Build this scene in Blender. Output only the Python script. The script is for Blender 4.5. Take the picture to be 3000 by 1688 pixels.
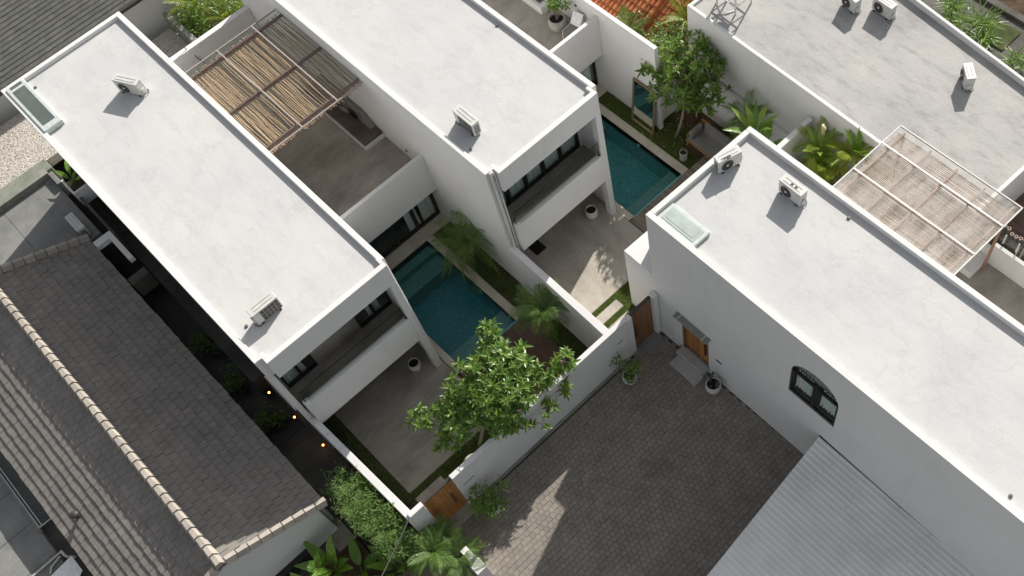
import bpy, bmesh, math, random
from mathutils import Vector, Matrix, Euler
R = math.radians
random.seed(11)
for o in list(bpy.data.objects): bpy.data.objects.remove(o)
S = bpy.context.scene
C = S.collection
# ------------------------------------------------------------------ camera
cd = bpy.data.cameras.new('camera'); cam = bpy.data.objects.new('camera', cd); C.objects.link(cam)
rt, dn, fw = ((0.70368743, 0.70617599, -0.07835476), (0.61330437, -0.65938864, -0.43481534), (-0.35872239, 0.25791877, -0.89710432))
cam.matrix_world = Matrix(((rt[0], -dn[0], -fw[0], 0), (rt[1], -dn[1], -fw[1], 0), (rt[2], -dn[2], -fw[2], 32.0), (0, 0, 0, 1)))
cd.sensor_width = 36; cd.lens = 34.928; cd.shift_x = -0.11686; cd.shift_y = 0.08283
cd.clip_start = 0.5; cd.clip_end = 3000
S.camera = cam
# ------------------------------------------------------------------ sky and sun
SUN_AZ, SUN_EL = 110.0, 31.0          # azimuth counted from +x towards +y
W = bpy.data.worlds.new('World'); S.world = W; W.use_nodes = True
wn = W.node_tree; wn.nodes.clear()
sk = wn.nodes.new('ShaderNodeTexSky'); sk.sky_type = 'NISHITA'; sk.sun_disc = False
sk.sun_elevation = R(SUN_EL); sk.sun_rotation = R(90 - SUN_AZ); sk.air_density = 1.0; sk.dust_density = 1.2; sk.ozone_density = 1.0
bg = wn.nodes.new('ShaderNodeBackground'); bg.inputs[1].default_value = 0.107
wo = wn.nodes.new('ShaderNodeOutputWorld')
hs = wn.nodes.new('ShaderNodeHueSaturation'); hs.inputs['Saturation'].default_value = 0.22
wn.links.new(sk.outputs[0], hs.inputs['Color']); wn.links.new(hs.outputs[0], bg.inputs[0]); wn.links.new(bg.outputs[0], wo.inputs[0])
sl = bpy.data.lights.new('sun', 'SUN'); sl.energy = 5.0; sl.angle = R(0.53); sl.color = (1.0, 0.95, 0.88)
so = bpy.data.objects.new('sun', sl); C.objects.link(so)
sd = Vector((math.cos(R(SUN_EL)) * math.cos(R(SUN_AZ)), math.cos(R(SUN_EL)) * math.sin(R(SUN_AZ)), math.sin(R(SUN_EL))))
so.rotation_euler = sd.to_track_quat('Z', 'Y').to_euler()
S.view_settings.view_transform = 'Standard'; S.view_settings.look = 'None'
S.view_settings.exposure = 0.37; S.view_settings.gamma = 1.0; S.view_settings.use_curve_mapping = False
S.render.engine = 'CYCLES'
S.cycles.max_bounces = 8; S.cycles.diffuse_bounces = 5; S.cycles.glossy_bounces = 4; S.cycles.transparent_max_bounces = 12
S.cycles.use_denoising = True

# ------------------------------------------------------------------ materials
def nodes(name):
    m = bpy.data.materials.new(name); m.use_nodes = True
    t = m.node_tree; b = t.nodes['Principled BSDF']
    return m, t, b
def N(t, kind, **kw):
    n = t.nodes.new(kind)
    for k, v in kw.items(): setattr(n, k, v)
    return n
def ramp(t, src, stops):
    r = N(t, 'ShaderNodeValToRGB'); e = r.color_ramp.elements
    while len(e) < len(stops): e.new(0.5)
    for i, (p, c) in enumerate(stops):
        e[i].position = p; e[i].color = (*c, 1) if len(c) == 3 else c
    t.links.new(src, r.inputs[0]); return r.outputs[0]
def noise(t, vec, scale, detail=6, rough=0.6):
    n = N(t, 'ShaderNodeTexNoise'); n.inputs['Scale'].default_value = scale; n.inputs['Detail'].default_value = detail; n.inputs['Roughness'].default_value = rough
    t.links.new(vec, n.inputs['Vector']); return n.outputs[0]
def wpos(t, scale=(1, 1, 1)):
    g = N(t, 'ShaderNodeNewGeometry')
    if scale == (1, 1, 1): return g.outputs['Position']
    m = N(t, 'ShaderNodeMapping'); m.inputs['Scale'].default_value = scale
    t.links.new(g.outputs['Position'], m.inputs[0]); return m.outputs[0]
def mixc(t, fac, a, b, mode='MIX'):
    m = N(t, 'ShaderNodeMix'); m.data_type = 'RGBA'; m.blend_type = mode
    if isinstance(fac, (int, float)): m.inputs[0].default_value = fac
    else: t.links.new(fac, m.inputs[0])
    for i, c in ((6, a), (7, b)):
        if isinstance(c, tuple): m.inputs[i].default_value = (*c, 1)
        else: t.links.new(c, m.inputs[i])
    return m.outputs[2]
def bump(t, b, h, strength, dist=0.02):
    n = N(t, 'ShaderNodeBump'); n.inputs['Strength'].default_value = strength; n.inputs['Distance'].default_value = dist
    t.links.new(h, n.inputs['Height']); t.links.new(n.outputs[0], b.inputs['Normal'])
def mat_cloud(name, c1, c2, c3=None, scale=0.6, fine=14, rough=0.85, bstr=0.25, fstr=0.35, stretch=(1, 1, 1), spots=None):
    """blotchy mineral surface: large clouds, fine grain, optional dark spots"""
    m, t, b = nodes(name); p = wpos(t, stretch)
    n1 = noise(t, p, scale, 7, 0.62); n2 = noise(t, p, fine, 5, 0.7)
    col = ramp(t, n1, [(0.32, c1), (0.52, c2), (0.72, c3 or c2)])
    g = ramp(t, n2, [(0.3, (0.72, 0.72, 0.72)), (0.7, (1.1, 1.1, 1.1))])
    col = mixc(t, fstr, col, mixc(t, 1.0, col, g, 'MULTIPLY'))
    if spots:
        n3 = noise(t, p, spots[0], 4, 0.75)
        f = ramp(t, n3, [(spots[1], (0, 0, 0)), (spots[1] + 0.1, (1, 1, 1))])
        col = mixc(t, f, col, spots[2])
    t.links.new(col, b.inputs['Base Color']); b.inputs['Roughness'].default_value = rough
    b.inputs['Specular IOR Level'].default_value = 0.25
    a = N(t, 'ShaderNodeMath', operation='ADD'); t.links.new(n1, a.inputs[0]); t.links.new(n2, a.inputs[1])
    bump(t, b, a.outputs[0], bstr, 0.015)
    return m
def mat_piece(name, c1, c2, c3, rough=0.85, grain=22, bstr=0.3, dirt=None):
    """colour varies from piece to piece (object and mesh island), fine grain inside"""
    m, t, b = nodes(name); p = wpos(t)
    oi = N(t, 'ShaderNodeObjectInfo'); gi = N(t, 'ShaderNodeNewGeometry')
    a = N(t, 'ShaderNodeMath', operation='ADD'); t.links.new(oi.outputs['Random'], a.inputs[0]); t.links.new(gi.outputs['Random Per Island'], a.inputs[1])
    f = N(t, 'ShaderNodeMath', operation='FRACT'); t.links.new(a.outputs[0], f.inputs[0])
    col = ramp(t, f.outputs[0], [(0.0, c1), (0.5, c2), (1.0, c3)])
    n2 = noise(t, p, grain, 5, 0.7); n1 = noise(t, p, 1.1, 5, 0.6)
    col = mixc(t, 0.55, col, mixc(t, 1.0, col, ramp(t, n2, [(0.3, (0.6, 0.6, 0.6)), (0.7, (1.15, 1.15, 1.15))]), 'MULTIPLY'))
    col = mixc(t, 0.5, col, mixc(t, 1.0, col, ramp(t, n1, [(0.3, (0.62, 0.62, 0.6)), (0.65, (1.12, 1.1, 1.08))]), 'MULTIPLY'))
    if dirt:
        n3 = noise(t, p, dirt[0], 5, 0.7)
        col = mixc(t, ramp(t, n3, [(dirt[1], (0, 0, 0)), (dirt[1] + 0.12, (1, 1, 1))]), col, dirt[2])
    t.links.new(col, b.inputs['Base Color']); b.inputs['Roughness'].default_value = rough
    b.inputs['Specular IOR Level'].default_value = 0.25
    bump(t, b, n2, bstr, 0.01)
    return m
def mat_flat(name, c, rough=0.6, metal=0.0, spec=0.4, var=0.12, scale=9):
    m, t, b = nodes(name)
    n = noise(t, wpos(t), scale, 4, 0.6)
    lo = tuple(x * (1 - var) for x in c); hi = tuple(min(1, x * (1 + var)) for x in c)
    t.links.new(ramp(t, n, [(0.3, lo), (0.7, hi)]), b.inputs['Base Color'])
    b.inputs['Roughness'].default_value = rough; b.inputs['Metallic'].default_value = metal; b.inputs['Specular IOR Level'].default_value = spec
    return m
def mat_leaf(name, c1, c2, c3, rough=0.38, trans=0.3):
    m, t, b = nodes(name)
    oi = N(t, 'ShaderNodeObjectInfo'); gi = N(t, 'ShaderNodeNewGeometry')
    a = N(t, 'ShaderNodeMath', operation='ADD'); t.links.new(oi.outputs['Random'], a.inputs[0]); t.links.new(gi.outputs['Random Per Island'], a.inputs[1])
    f = N(t, 'ShaderNodeMath', operation='FRACT'); t.links.new(a.outputs[0], f.inputs[0])
    col = ramp(t, f.outputs[0], [(0.0, c1), (0.6, c2), (1.0, c3)])
    t.links.new(col, b.inputs['Base Color']); b.inputs['Roughness'].default_value = rough; b.inputs['Specular IOR Level'].default_value = 0.45
    tr = N(t, 'ShaderNodeBsdfTranslucent'); mx = N(t, 'ShaderNodeMixShader'); mx.inputs[0].default_value = trans
    t.links.new(mixc(t, 0.55, col, (0.36, 0.50, 0.05)), tr.inputs[0])
    t.links.new(b.outputs[0], mx.inputs[1]); t.links.new(tr.outputs[0], mx.inputs[2])
    t.links.new(mx.outputs[0], t.nodes['Material Output'].inputs[0])
    return m
def mat_glass(name, tint, refl=0.08, rough=0.02):
    m, t, b = nodes(name)
    tp = N(t, 'ShaderNodeBsdfTransparent'); tp.inputs[0].default_value = (*tint, 1)
    gl = N(t, 'ShaderNodeBsdfGlossy'); gl.inputs['Roughness'].default_value = rough
    lw = N(t, 'ShaderNodeLayerWeight'); lw.inputs[0].default_value = 0.5
    fr = N(t, 'ShaderNodeMath', operation='POWER'); fr.inputs[1].default_value = 5.0; t.links.new(lw.outputs['Facing'], fr.inputs[0])
    ad = N(t, 'ShaderNodeMath', operation='ADD'); ad.inputs[1].default_value = refl; ad.use_clamp = True
    t.links.new(fr.outputs[0], ad.inputs[0])
    mx = N(t, 'ShaderNodeMixShader'); t.links.new(ad.outputs[0], mx.inputs[0]); t.links.new(tp.outputs[0], mx.inputs[1]); t.links.new(gl.outputs[0], mx.inputs[2])
    t.links.new(mx.outputs[0], t.nodes['Material Output'].inputs[0])
    return m
def mat_dusty(name):
    m, t, b = nodes(name)
    tp = N(t, 'ShaderNodeBsdfTransparent'); tp.inputs[0].default_value = (.95, .95, .94, 1)
    gl = N(t, 'ShaderNodeBsdfDiffuse'); gl.inputs[0].default_value = (.75, .72, .68, 1)
    n = noise(t, wpos(t, (2.0, .6, 1)), 1.3, 6, 0.7); mx = N(t, 'ShaderNodeMixShader')
    t.links.new(ramp(t, n, [(0.36, (.05, .05, .05)), (0.70, (.30, .30, .30))]), mx.inputs[0])
    t.links.new(tp.outputs[0], mx.inputs[1]); t.links.new(gl.outputs[0], mx.inputs[2]); t.links.new(mx.outputs[0], t.nodes['Material Output'].inputs[0])
    return m
def mat_wood(name, c1, c2, c3, axis_scale, rough=0.55):
    m, t, b = nodes(name); p = wpos(t, axis_scale)
    oi = N(t, 'ShaderNodeObjectInfo')
    n1 = noise(t, p, 6, 8, 0.65)
    col = ramp(t, n1, [(0.3, c1), (0.5, c2), (0.72, c3)])
    col = mixc(t, 0.7, col, mixc(t, 1.0, col, ramp(t, oi.outputs['Random'], [(0, (0.6, 0.58, 0.55)), (1, (1.25, 1.22, 1.2))]), 'MULTIPLY'))
    t.links.new(col, b.inputs['Base Color']); b.inputs['Roughness'].default_value = rough
    bump(t, b, n1, 0.25, 0.01)
    return m
def mat_roof(name, base, k=1.0, bs=0.2):
    m, t, b = nodes(name); p = wpos(t); p2 = wpos(t, (0.55, 1.6, 1))
    n1 = noise(t, p, 0.35, 6, 0.6); n2 = noise(t, p2, 1.7, 8, 0.7); n3 = noise(t, p, 26, 4, 0.7); n4 = noise(t, p, 0.55, 5, 0.55); n5 = noise(t, p, 5.5, 6, 0.75)
    sc = lambda f, tint=(1, 1, 1): tuple(x * f * y for x, y in zip(base, tint))
    col = ramp(t, n1, [(0.30, sc(1 - .07 * k, (.99, 1, 1.015))), (0.50, sc(1.0)), (0.70, sc(1 + .05 * k, (1.01, 1.0, .98)))])
    col = mixc(t, min(1, 0.55 * k), col, mixc(t, 1.0, col, ramp(t, n2, [(0.30, (.86 - .1 * (k - 1),) * 3), (0.48, (1, 1, 1)), (0.72, (1.06, 1.06, 1.05))]), 'MULTIPLY'))
    col = mixc(t, 0.35, col, mixc(t, 1.0, col, ramp(t, n3, [(0.3, (.8, .8, .8)), (0.7, (1.1, 1.1, 1.1))]), 'MULTIPLY'))
    col = mixc(t, ramp(t, n4, [(0.478, (0, 0, 0)), (0.488, (.26, .26, .26)), (0.50, (.10, .10, .10)), (0.53, (0, 0, 0))]), col, sc(.72, (1.0, .985, .95)))
    col = mixc(t, ramp(t, n5, [(0.66, (0, 0, 0)), (0.74, (.42, .42, .42))]), col, sc(.66))
    if k > 2:
        n6 = noise(t, p, 0.33, 6, 0.7)
        col = mixc(t, ramp(t, n6, [(0.60, (0, 0, 0)), (0.70, (.5, .5, .5))]), col, sc(.68, (1.12, .98, .86)))
    t.links.new(col, b.inputs['Base Color']); b.inputs['Roughness'].default_value = 0.85; b.inputs['Specular IOR Level'].default_value = 0.2
    a = N(t, 'ShaderNodeMath', operation='ADD'); t.links.new(n2, a.inputs[0]); t.links.new(n5, a.inputs[1])
    bump(t, b, a.outputs[0], bs, 0.03)
    return m
def mat_wall(name, base):
    m, t, b = nodes(name); p = wpos(t); ps = wpos(t, (2.2, 2.2, 0.12))
    n1 = noise(t, p, 0.4, 6, 0.6); n2 = noise(t, ps, 1.6, 6, 0.7); n3 = noise(t, p, 20, 4, 0.7); n4 = noise(t, p, 2.2, 7, 0.7)
    sc = lambda f, tint=(1, 1, 1): tuple(x * f * y for x, y in zip(base, tint))
    col = ramp(t, n1, [(0.30, sc(.94)), (0.52, sc(1.0)), (0.72, sc(1.03))])
    col = mixc(t, 0.5, col, mixc(t, 1.0, col, ramp(t, n2, [(0.28, (.86, .86, .85)), (0.45, (1, 1, 1))]), 'MULTIPLY'))
    col = mixc(t, ramp(t, n4, [(0.66, (0, 0, 0)), (0.78, (.30, .30, .30))]), col, sc(.6, (1, .98, .93)))
    t.links.new(col, b.inputs['Base Color']); b.inputs['Roughness'].default_value = 0.9; b.inputs['Specular IOR Level'].default_value = 0.2
    a = N(t, 'ShaderNodeMath', operation='ADD'); t.links.new(n3, a.inputs[0]); t.links.new(n4, a.inputs[1])
    bump(t, b, a.outputs[0], 0.28, 0.02)
    return m
M = {}
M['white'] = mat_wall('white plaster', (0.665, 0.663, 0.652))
M['roofwhite'] = mat_roof('white roof coating', (0.535, 0.535, 0.53))
M['coping'] = mat_cloud('pale stone coping', (0.42, 0.38, 0.31), (0.52, 0.48, 0.40), (0.57, 0.53, 0.45), 1.4, 20, 0.8, 0.2)
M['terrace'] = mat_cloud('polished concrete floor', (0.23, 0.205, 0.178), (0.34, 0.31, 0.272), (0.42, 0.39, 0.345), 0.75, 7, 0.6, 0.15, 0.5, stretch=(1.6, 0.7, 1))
M['terrace2'] = mat_cloud('pale concrete floor', (0.31, 0.28, 0.24), (0.43, 0.395, 0.34), (0.51, 0.475, 0.415), 0.75, 7, 0.6, 0.15, 0.5, stretch=(0.8, 1.5, 1))
M['croof'] = mat_roof('weathered concrete roof', (0.405, 0.398, 0.385), 2.3, 0.4)
M['concrete'] = mat_cloud('grey concrete', (0.16, 0.165, 0.16), (0.235, 0.235, 0.225), (0.29, 0.285, 0.27), 0.7, 10, 0.9, 0.3, 0.5)
M['mossy'] = mat_cloud('mossy concrete', (0.15, 0.17, 0.12), (0.25, 0.26, 0.22), (0.33, 0.32, 0.28), 1.1, 10, 0.9, 0.3, 0.5)
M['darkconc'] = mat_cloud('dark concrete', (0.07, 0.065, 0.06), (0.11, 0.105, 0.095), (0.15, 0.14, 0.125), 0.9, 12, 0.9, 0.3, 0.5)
M['soil'] = mat_cloud('garden soil', (0.045, 0.03, 0.018), (0.09, 0.06, 0.036), (0.14, 0.095, 0.055), 2.2, 26, 0.95, 0.8, 0.6)
M['shadesoil'] = mat_flat('potting soil with hollow shade', (0.02, 0.017, 0.014), 0.95)  # near-black: the shade inside the pots is put into this colour
M['turf'] = mat_cloud('turf base', (0.04, 0.05, 0.018), (0.06, 0.08, 0.025), (0.10, 0.085, 0.04), 2.0, 30, 0.95, 0.8, 0.6)
M['gravel'] = mat_cloud('pale gravel', (0.42, 0.38, 0.335), (0.58, 0.54, 0.48), (0.66, 0.63, 0.58), 9, 34, 0.95, 1.0, 0.8)
M['gravel_stone'] = mat_piece('gravel stones', (0.34, 0.30, 0.27), (0.58, 0.54, 0.48), (0.74, 0.71, 0.66))
M['paver'] = mat_piece('stone pavers', (0.25, 0.225, 0.197), (0.275, 0.247, 0.217), (0.30, 0.27, 0.237), 0.85, 18, 0.4, dirt=(0.45, 0.58, (0.17, 0.155, 0.13)))
M['joint'] = mat_cloud('paver joints', (0.09, 0.08, 0.07), (0.12, 0.105, 0.09), None, 2, 20, 0.95)
M['shingle'] = mat_piece('beige slate shingles', (0.228, 0.213, 0.196), (0.243, 0.227, 0.208), (0.258, 0.24, 0.22), 0.85, 20, 0.3, dirt=(0.9, 0.68, (0.20, 0.195, 0.16)))
M['ridgetile'] = mat_piece('ridge tiles', (0.38, 0.345, 0.305), (0.42, 0.38, 0.335), (0.46, 0.415, 0.365), 0.85, 16, 0.3)
M['gshingle'] = mat_piece('dark slate shingles', (0.118, 0.12, 0.112), (0.135, 0.137, 0.127), (0.152, 0.152, 0.14), 0.8, 16, 0.3)
M['otile'] = mat_piece('orange clay tiles', (0.36, 0.10, 0.04), (0.46, 0.15, 0.06), (0.55, 0.21, 0.09), 0.8, 16, 0.3)
M['teak'] = mat_wood('teak boards', (0.26, 0.10, 0.026), (0.44, 0.20, 0.058), (0.55, 0.28, 0.095), (7, 7, 0.5), 0.45)
M['teakd'] = mat_wood('brown boards', (0.15, 0.07, 0.03), (0.27, 0.135, 0.06), (0.36, 0.19, 0.09), (7, 7, 0.5), 0.5)
M['deckdark'] = mat_wood('dark deck boards', (0.07, 0.036, 0.028), (0.12, 0.065, 0.05), (0.17, 0.10, 0.08), (0.4, 7, 1), 0.6)
M['deckgrey'] = mat_wood('grey deck boards', (0.13, 0.10, 0.08), (0.23, 0.19, 0.155), (0.32, 0.27, 0.225), (0.4, 7, 1), 0.7)
M['bamboo'] = mat_wood('dry bamboo', (0.36, 0.225, 0.14), (0.56, 0.375, 0.245), (0.70, 0.51, 0.36), (0.5, 8, 8), 0.6)
M['bamboo2'] = mat_wood('pale bamboo', (0.36, 0.265, 0.205), (0.52, 0.405, 0.33), (0.66, 0.545, 0.46), (0.5, 8, 8), 0.6)
M['rafter'] = mat_wood('stained rafters', (0.13, 0.075, 0.065), (0.21, 0.13, 0.115), (0.28, 0.18, 0.155), (8, 0.5, 8), 0.6)
M['rafter2'] = mat_wood('reddish rafters', (0.24, 0.13, 0.085), (0.34, 0.20, 0.135), (0.44, 0.28, 0.19), (8, 0.5, 8), 0.6)
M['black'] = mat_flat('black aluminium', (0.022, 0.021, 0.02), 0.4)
M['bronze'] = mat_flat('dark metal', (0.05, 0.043, 0.04), 0.5)
M['alu'] = mat_flat('white aluminium', (0.60, 0.585, 0.56), 0.5)
M['bar'] = mat_flat('pinkish glazing bar', (0.40, 0.35, 0.32), 0.5)
M['acwhite'] = mat_flat('ac casing', (0.55, 0.55, 0.52), 0.5, var=0.10, scale=5)
M['acgrey'] = mat_flat('ac fan grille', (0.11, 0.115, 0.115), 0.5)
M['acfin'] = mat_flat('ac coil fins', (0.07, 0.07, 0.065), 0.5, 0.3)
M['metal'] = mat_flat('zinc sheet', (0.74, 0.74, 0.725), 0.55, 0.0, 0.3, 0.09, 0.9)
M['pipe'] = mat_flat('pale pvc', (0.60, 0.57, 0.52), 0.5)
M['curtain'] = mat_flat('white curtain', (0.80, 0.82, 0.81), 0.9, var=0.05)
M['curtaindim'] = mat_flat('reflection-dimmed curtain', (0.30, 0.31, 0.31), 0.9, var=0.3, scale=6)  # curtain colour darkened to imitate the reflection on the fanlight glass
M['glass'] = mat_glass('window glass', (0.90, 0.94, 0.93), 0.04)
M['roofglass'] = mat_glass('roof glass', (0.90, 0.92, 0.90), 0.03, 0.05)
M['polycarb'] = mat_dusty('dusty clear sheet')
M['skyglass'] = mat_flat('frosted skylight glass', (0.11, 0.13, 0.12), 0.18, 0, 0.6, 0.25, 1.0)
M['skyglass2'] = mat_flat('pale skylight glass', (0.42, 0.48, 0.44), 0.18, 0, 0.6, 0.2, 1.4)
M['skyframe'] = mat_flat('skylight frame', (0.50, 0.54, 0.52), 0.5)
M['potwhite'] = mat_cloud('pale concrete pot', (0.50, 0.48, 0.45), (0.60, 0.58, 0.55), (0.66, 0.64, 0.61), 2.5, 18, 0.85)
M['potgrey'] = mat_cloud('grey concrete pot', (0.30, 0.28, 0.26), (0.40, 0.38, 0.35), (0.47, 0.45, 0.41), 2.5, 18, 0.85)
M['fabric'] = mat_cloud('grey fabric', (0.16, 0.155, 0.145), (0.22, 0.215, 0.20), (0.25, 0.245, 0.235), 1.2, 40, 0.95, 0.3, 0.5)
M['fabricb'] = mat_cloud('brown fabric', (0.085, 0.07, 0.06), (0.12, 0.10, 0.085), (0.15, 0.125, 0.11), 1.2, 40, 0.95, 0.3, 0.5)
M['cushion'] = mat_flat('mauve cushion', (0.32, 0.27, 0.28), 0.9)
M['woodframe'] = mat_wood('weathered frame', (0.16, 0.10, 0.065), (0.26, 0.17, 0.115), (0.34, 0.24, 0.17), (3, 3, 3), 0.6)
M['woodsofa'] = mat_wood('sofa teak', (0.26, 0.12, 0.04), (0.40, 0.20, 0.07), (0.50, 0.28, 0.11), (3, 3, 3), 0.5)
M['wirewhite'] = mat_flat('white lacquer', (0.78, 0.78, 0.77), 0.4)
M['cable'] = mat_flat('grey cable', (0.045, 0.045, 0.045), 0.7)
M['bark'] = mat_cloud('grey bark', (0.16, 0.13, 0.10), (0.27, 0.23, 0.18), (0.35, 0.31, 0.26), 4, 25, 0.9, 0.5)
M['leaf'] = mat_leaf('frangipani leaf', (0.07, 0.15, 0.03), (0.15, 0.265, 0.055), (0.29, 0.41, 0.12), 0.32, 0.45)
M['leafd'] = mat_leaf('dark leaf', (0.06, 0.135, 0.03), (0.13, 0.23, 0.05), (0.25, 0.35, 0.09), 0.32, 0.45)
M['palm'] = mat_leaf('palm frond', (0.07, 0.15, 0.04), (0.13, 0.23, 0.055), (0.22, 0.31, 0.09), 0.42, 0.42)
M['palmdry'] = mat_leaf('dry palm frond', (0.24, 0.17, 0.09), (0.34, 0.25, 0.14), (0.42, 0.33, 0.20), 0.6, 0.25)
M['banana'] = mat_leaf('banana leaf', (0.09, 0.19, 0.025), (0.16, 0.29, 0.045), (0.27, 0.37, 0.08), 0.3, 0.4)
M['yellowleaf'] = mat_leaf('yellow green leaf', (0.14, 0.24, 0.02), (0.26, 0.34, 0.03), (0.44, 0.40, 0.05), 0.4, 0.45)
M['bambooleaf'] = mat_leaf('bamboo hedge leaf', (0.11, 0.20, 0.055), (0.19, 0.31, 0.09), (0.28, 0.40, 0.14), 0.5, 0.55)
M['grass'] = mat_leaf('grass', (0.07, 0.14, 0.02), (0.12, 0.21, 0.03), (0.20, 0.27, 0.055), 0.5, 0.4)
M['flower'] = mat_flat('cream flowers', (0.72, 0.66, 0.42), 0.7)
M['cactus'] = mat_flat('cactus skin', (0.05, 0.085, 0.05), 0.6)
M['ring'] = mat_flat('pale cut ends', (0.40, 0.33, 0.27), 0.8)
def mat_mirror():
    m, t, b = nodes('mirror'); b.inputs['Base Color'].default_value = (0.80, 0.84, 0.83, 1); b.inputs['Metallic'].default_value = 1; b.inputs['Roughness'].default_value = 0.03
    return m
M['mirror'] = mat_mirror()
def mat_emit(name, c, s):
    m, t, b = nodes(name); b.inputs['Base Color'].default_value = (*c, 1); b.inputs['Emission Color'].default_value = (*c, 1); b.inputs['Emission Strength'].default_value = s
    return m
M['lamp'] = mat_emit('warm lamp', (1.0, 0.42, 0.10), 4.0)
M['poollamp'] = mat_flat('pool lamp lens', (0.75, 0.80, 0.80), 0.2)
def mat_water(name):
    m, t, b = nodes(name); p = wpos(t)
    tp = N(t, 'ShaderNodeBsdfTransparent'); tp.inputs[0].default_value = (0.50, 0.79, 0.81, 1)
    gl = N(t, 'ShaderNodeBsdfGlossy'); gl.inputs['Roughness'].default_value = 0.06
    fr = N(t, 'ShaderNodeFresnel'); fr.inputs[0].default_value = 1.33
    n1 = noise(t, p, 9, 3, 0.6); bp_ = N(t, 'ShaderNodeBump'); bp_.inputs['Strength'].default_value = 0.9; bp_.inputs['Distance'].default_value = 0.02
    t.links.new(n1, bp_.inputs['Height']); t.links.new(bp_.outputs[0], gl.inputs['Normal']); t.links.new(bp_.outputs[0], fr.inputs['Normal'])
    mx = N(t, 'ShaderNodeMixShader'); t.links.new(fr.outputs[0], mx.inputs[0]); t.links.new(tp.outputs[0], mx.inputs[1]); t.links.new(gl.outputs[0], mx.inputs[2])
    t.links.new(mx.outputs[0], t.nodes['Material Output'].inputs[0])
    return m
M['water'] = mat_water('pool water')
def mat_pooltile(name, c1, c2, c3):
    m, t, b = nodes(name); p = wpos(t)
    v = N(t, 'ShaderNodeTexVoronoi'); v.inputs['Scale'].default_value = 14; t.links.new(p, v.inputs['Vector'])
    n = noise(t, p, 5, 5, 0.65)
    mx = N(t, 'ShaderNodeMix'); mx.data_type = 'FLOAT'; mx.inputs[0].default_value = 0.5
    t.links.new(v.outputs['Color'], mx.inputs[2]); t.links.new(n, mx.inputs[3])
    t.links.new(ramp(t, mx.outputs[0], [(0.2, c1), (0.5, c2), (0.8, c3)]), b.inputs['Base Color']); b.inputs['Roughness'].default_value = 0.6
    return m
M['pooltile'] = mat_pooltile('pool mosaic', (0.07, 0.26, 0.265), (0.12, 0.38, 0.37), (0.19, 0.49, 0.46))
M['poolshelf'] = mat_pooltile('pool shelf stone', (0.27, 0.32, 0.28), (0.37, 0.41, 0.36), (0.46, 0.48, 0.42))

# ------------------------------------------------------------------ mesh helpers
class MB:
    def __init__(s): s.v = []; s.f = []
    def add(s, vs, fs):
        k = len(s.v); s.v += [tuple(v) for v in vs]; s.f += [tuple(i + k for i in f) for f in fs]; return s
    def box(s, x0, x1, y0, y1, z0, z1):
        return s.add([(x0, y0, z0), (x1, y0, z0), (x1, y1, z0), (x0, y1, z0), (x0, y0, z1), (x1, y0, z1), (x1, y1, z1), (x0, y1, z1)],
                     [(0, 3, 2, 1), (4, 5, 6, 7), (0, 1, 5, 4), (1, 2, 6, 5), (2, 3, 7, 6), (3, 0, 4, 7)])
    def prism(s, poly, z0, z1):
        n = len(poly)
        a = sum(poly[i][0] * poly[(i + 1) % n][1] - poly[(i + 1) % n][0] * poly[i][1] for i in range(n))
        if a < 0: poly = poly[::-1]
        vs = [(x, y, z0) for x, y in poly] + [(x, y, z1) for x, y in poly]
        return s.add(vs, [tuple(range(n))[::-1], tuple(range(n, 2 * n))] + [(i, (i + 1) % n, n + (i + 1) % n, n + i) for i in range(n)])
    def tube(s, pts, rad, n=8, cap=True):
        pts = [Vector(p) for p in pts]; rings = []
        if not isinstance(rad, (list, tuple)): rad = [rad] * len(pts)
        for i, p in enumerate(pts):
            d = (pts[min(i + 1, len(pts) - 1)] - pts[max(i - 1, 0)]).normalized()
            u = d.orthogonal().normalized() if i == 0 else (u - d * u.dot(d)).normalized()
            w = d.cross(u)
            rings.append([p + (u * math.cos(6.28318 * k / n) + w * math.sin(6.28318 * k / n)) * rad[i] for k in range(n)])
        vs = [v for r in rings for v in r]; fs = []
        for i in range(len(pts) - 1):
            for k in range(n): fs.append((i * n + k, i * n + (k + 1) % n, (i + 1) * n + (k + 1) % n, (i + 1) * n + k))
        if cap: fs += [tuple(range(n))[::-1], tuple(range((len(pts) - 1) * n, len(pts) * n))]
        return s.add(vs, fs)
    def lathe(s, c, prof, n=20, close=False):
        vs = []; fs = []
        for r, z in prof: vs += [(c[0] + r * math.cos(6.28318 * k / n), c[1] + r * math.sin(6.28318 * k / n), c[2] + z) for k in range(n)]
        for i in range(len(prof) - 1):
            for k in range(n): fs.append((i * n + k, i * n + (k + 1) % n, (i + 1) * n + (k + 1) % n, (i + 1) * n + k))
        if close: fs.append(tuple(range((len(prof) - 1) * n, len(prof) * n)))
        return s.add(vs, fs)
    def build(s, name, mat, parent=None, bevel=0, smooth=False, kind=None):
        me = bpy.data.meshes.new(name); me.from_pydata(s.v, [], s.f)
        if bevel:
            bm = bmesh.new(); bm.from_mesh(me)
            es = [e for e in bm.edges if len(e.link_faces) == 2 and e.calc_face_angle(0) > 0.6]
            bmesh.ops.bevel(bm, geom=es, offset=bevel, segments=1, affect='EDGES', clamp_overlap=True)
            bm.to_mesh(me); bm.free()
        me.materials.append(M[mat] if isinstance(mat, str) else mat)
        if smooth:
            for p in me.polygons: p.use_smooth = True
        me.update()
        o = bpy.data.objects.new(name, me); C.objects.link(o)
        if parent: o.parent = parent
        if kind: o['kind'] = kind
        return o
def tag(o, label, cat, group=None):
    o['label'] = label; o['category'] = cat
    if group: o['group'] = group
    return o
def thing(name, label, cat, loc=(0, 0, 0), rz=0, group=None):
    o = bpy.data.objects.new(name, None); C.objects.link(o); o.empty_display_size = 0.2
    o.location = loc; o.rotation_euler = (0, 0, rz); return tag(o, label, cat, group)
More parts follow.
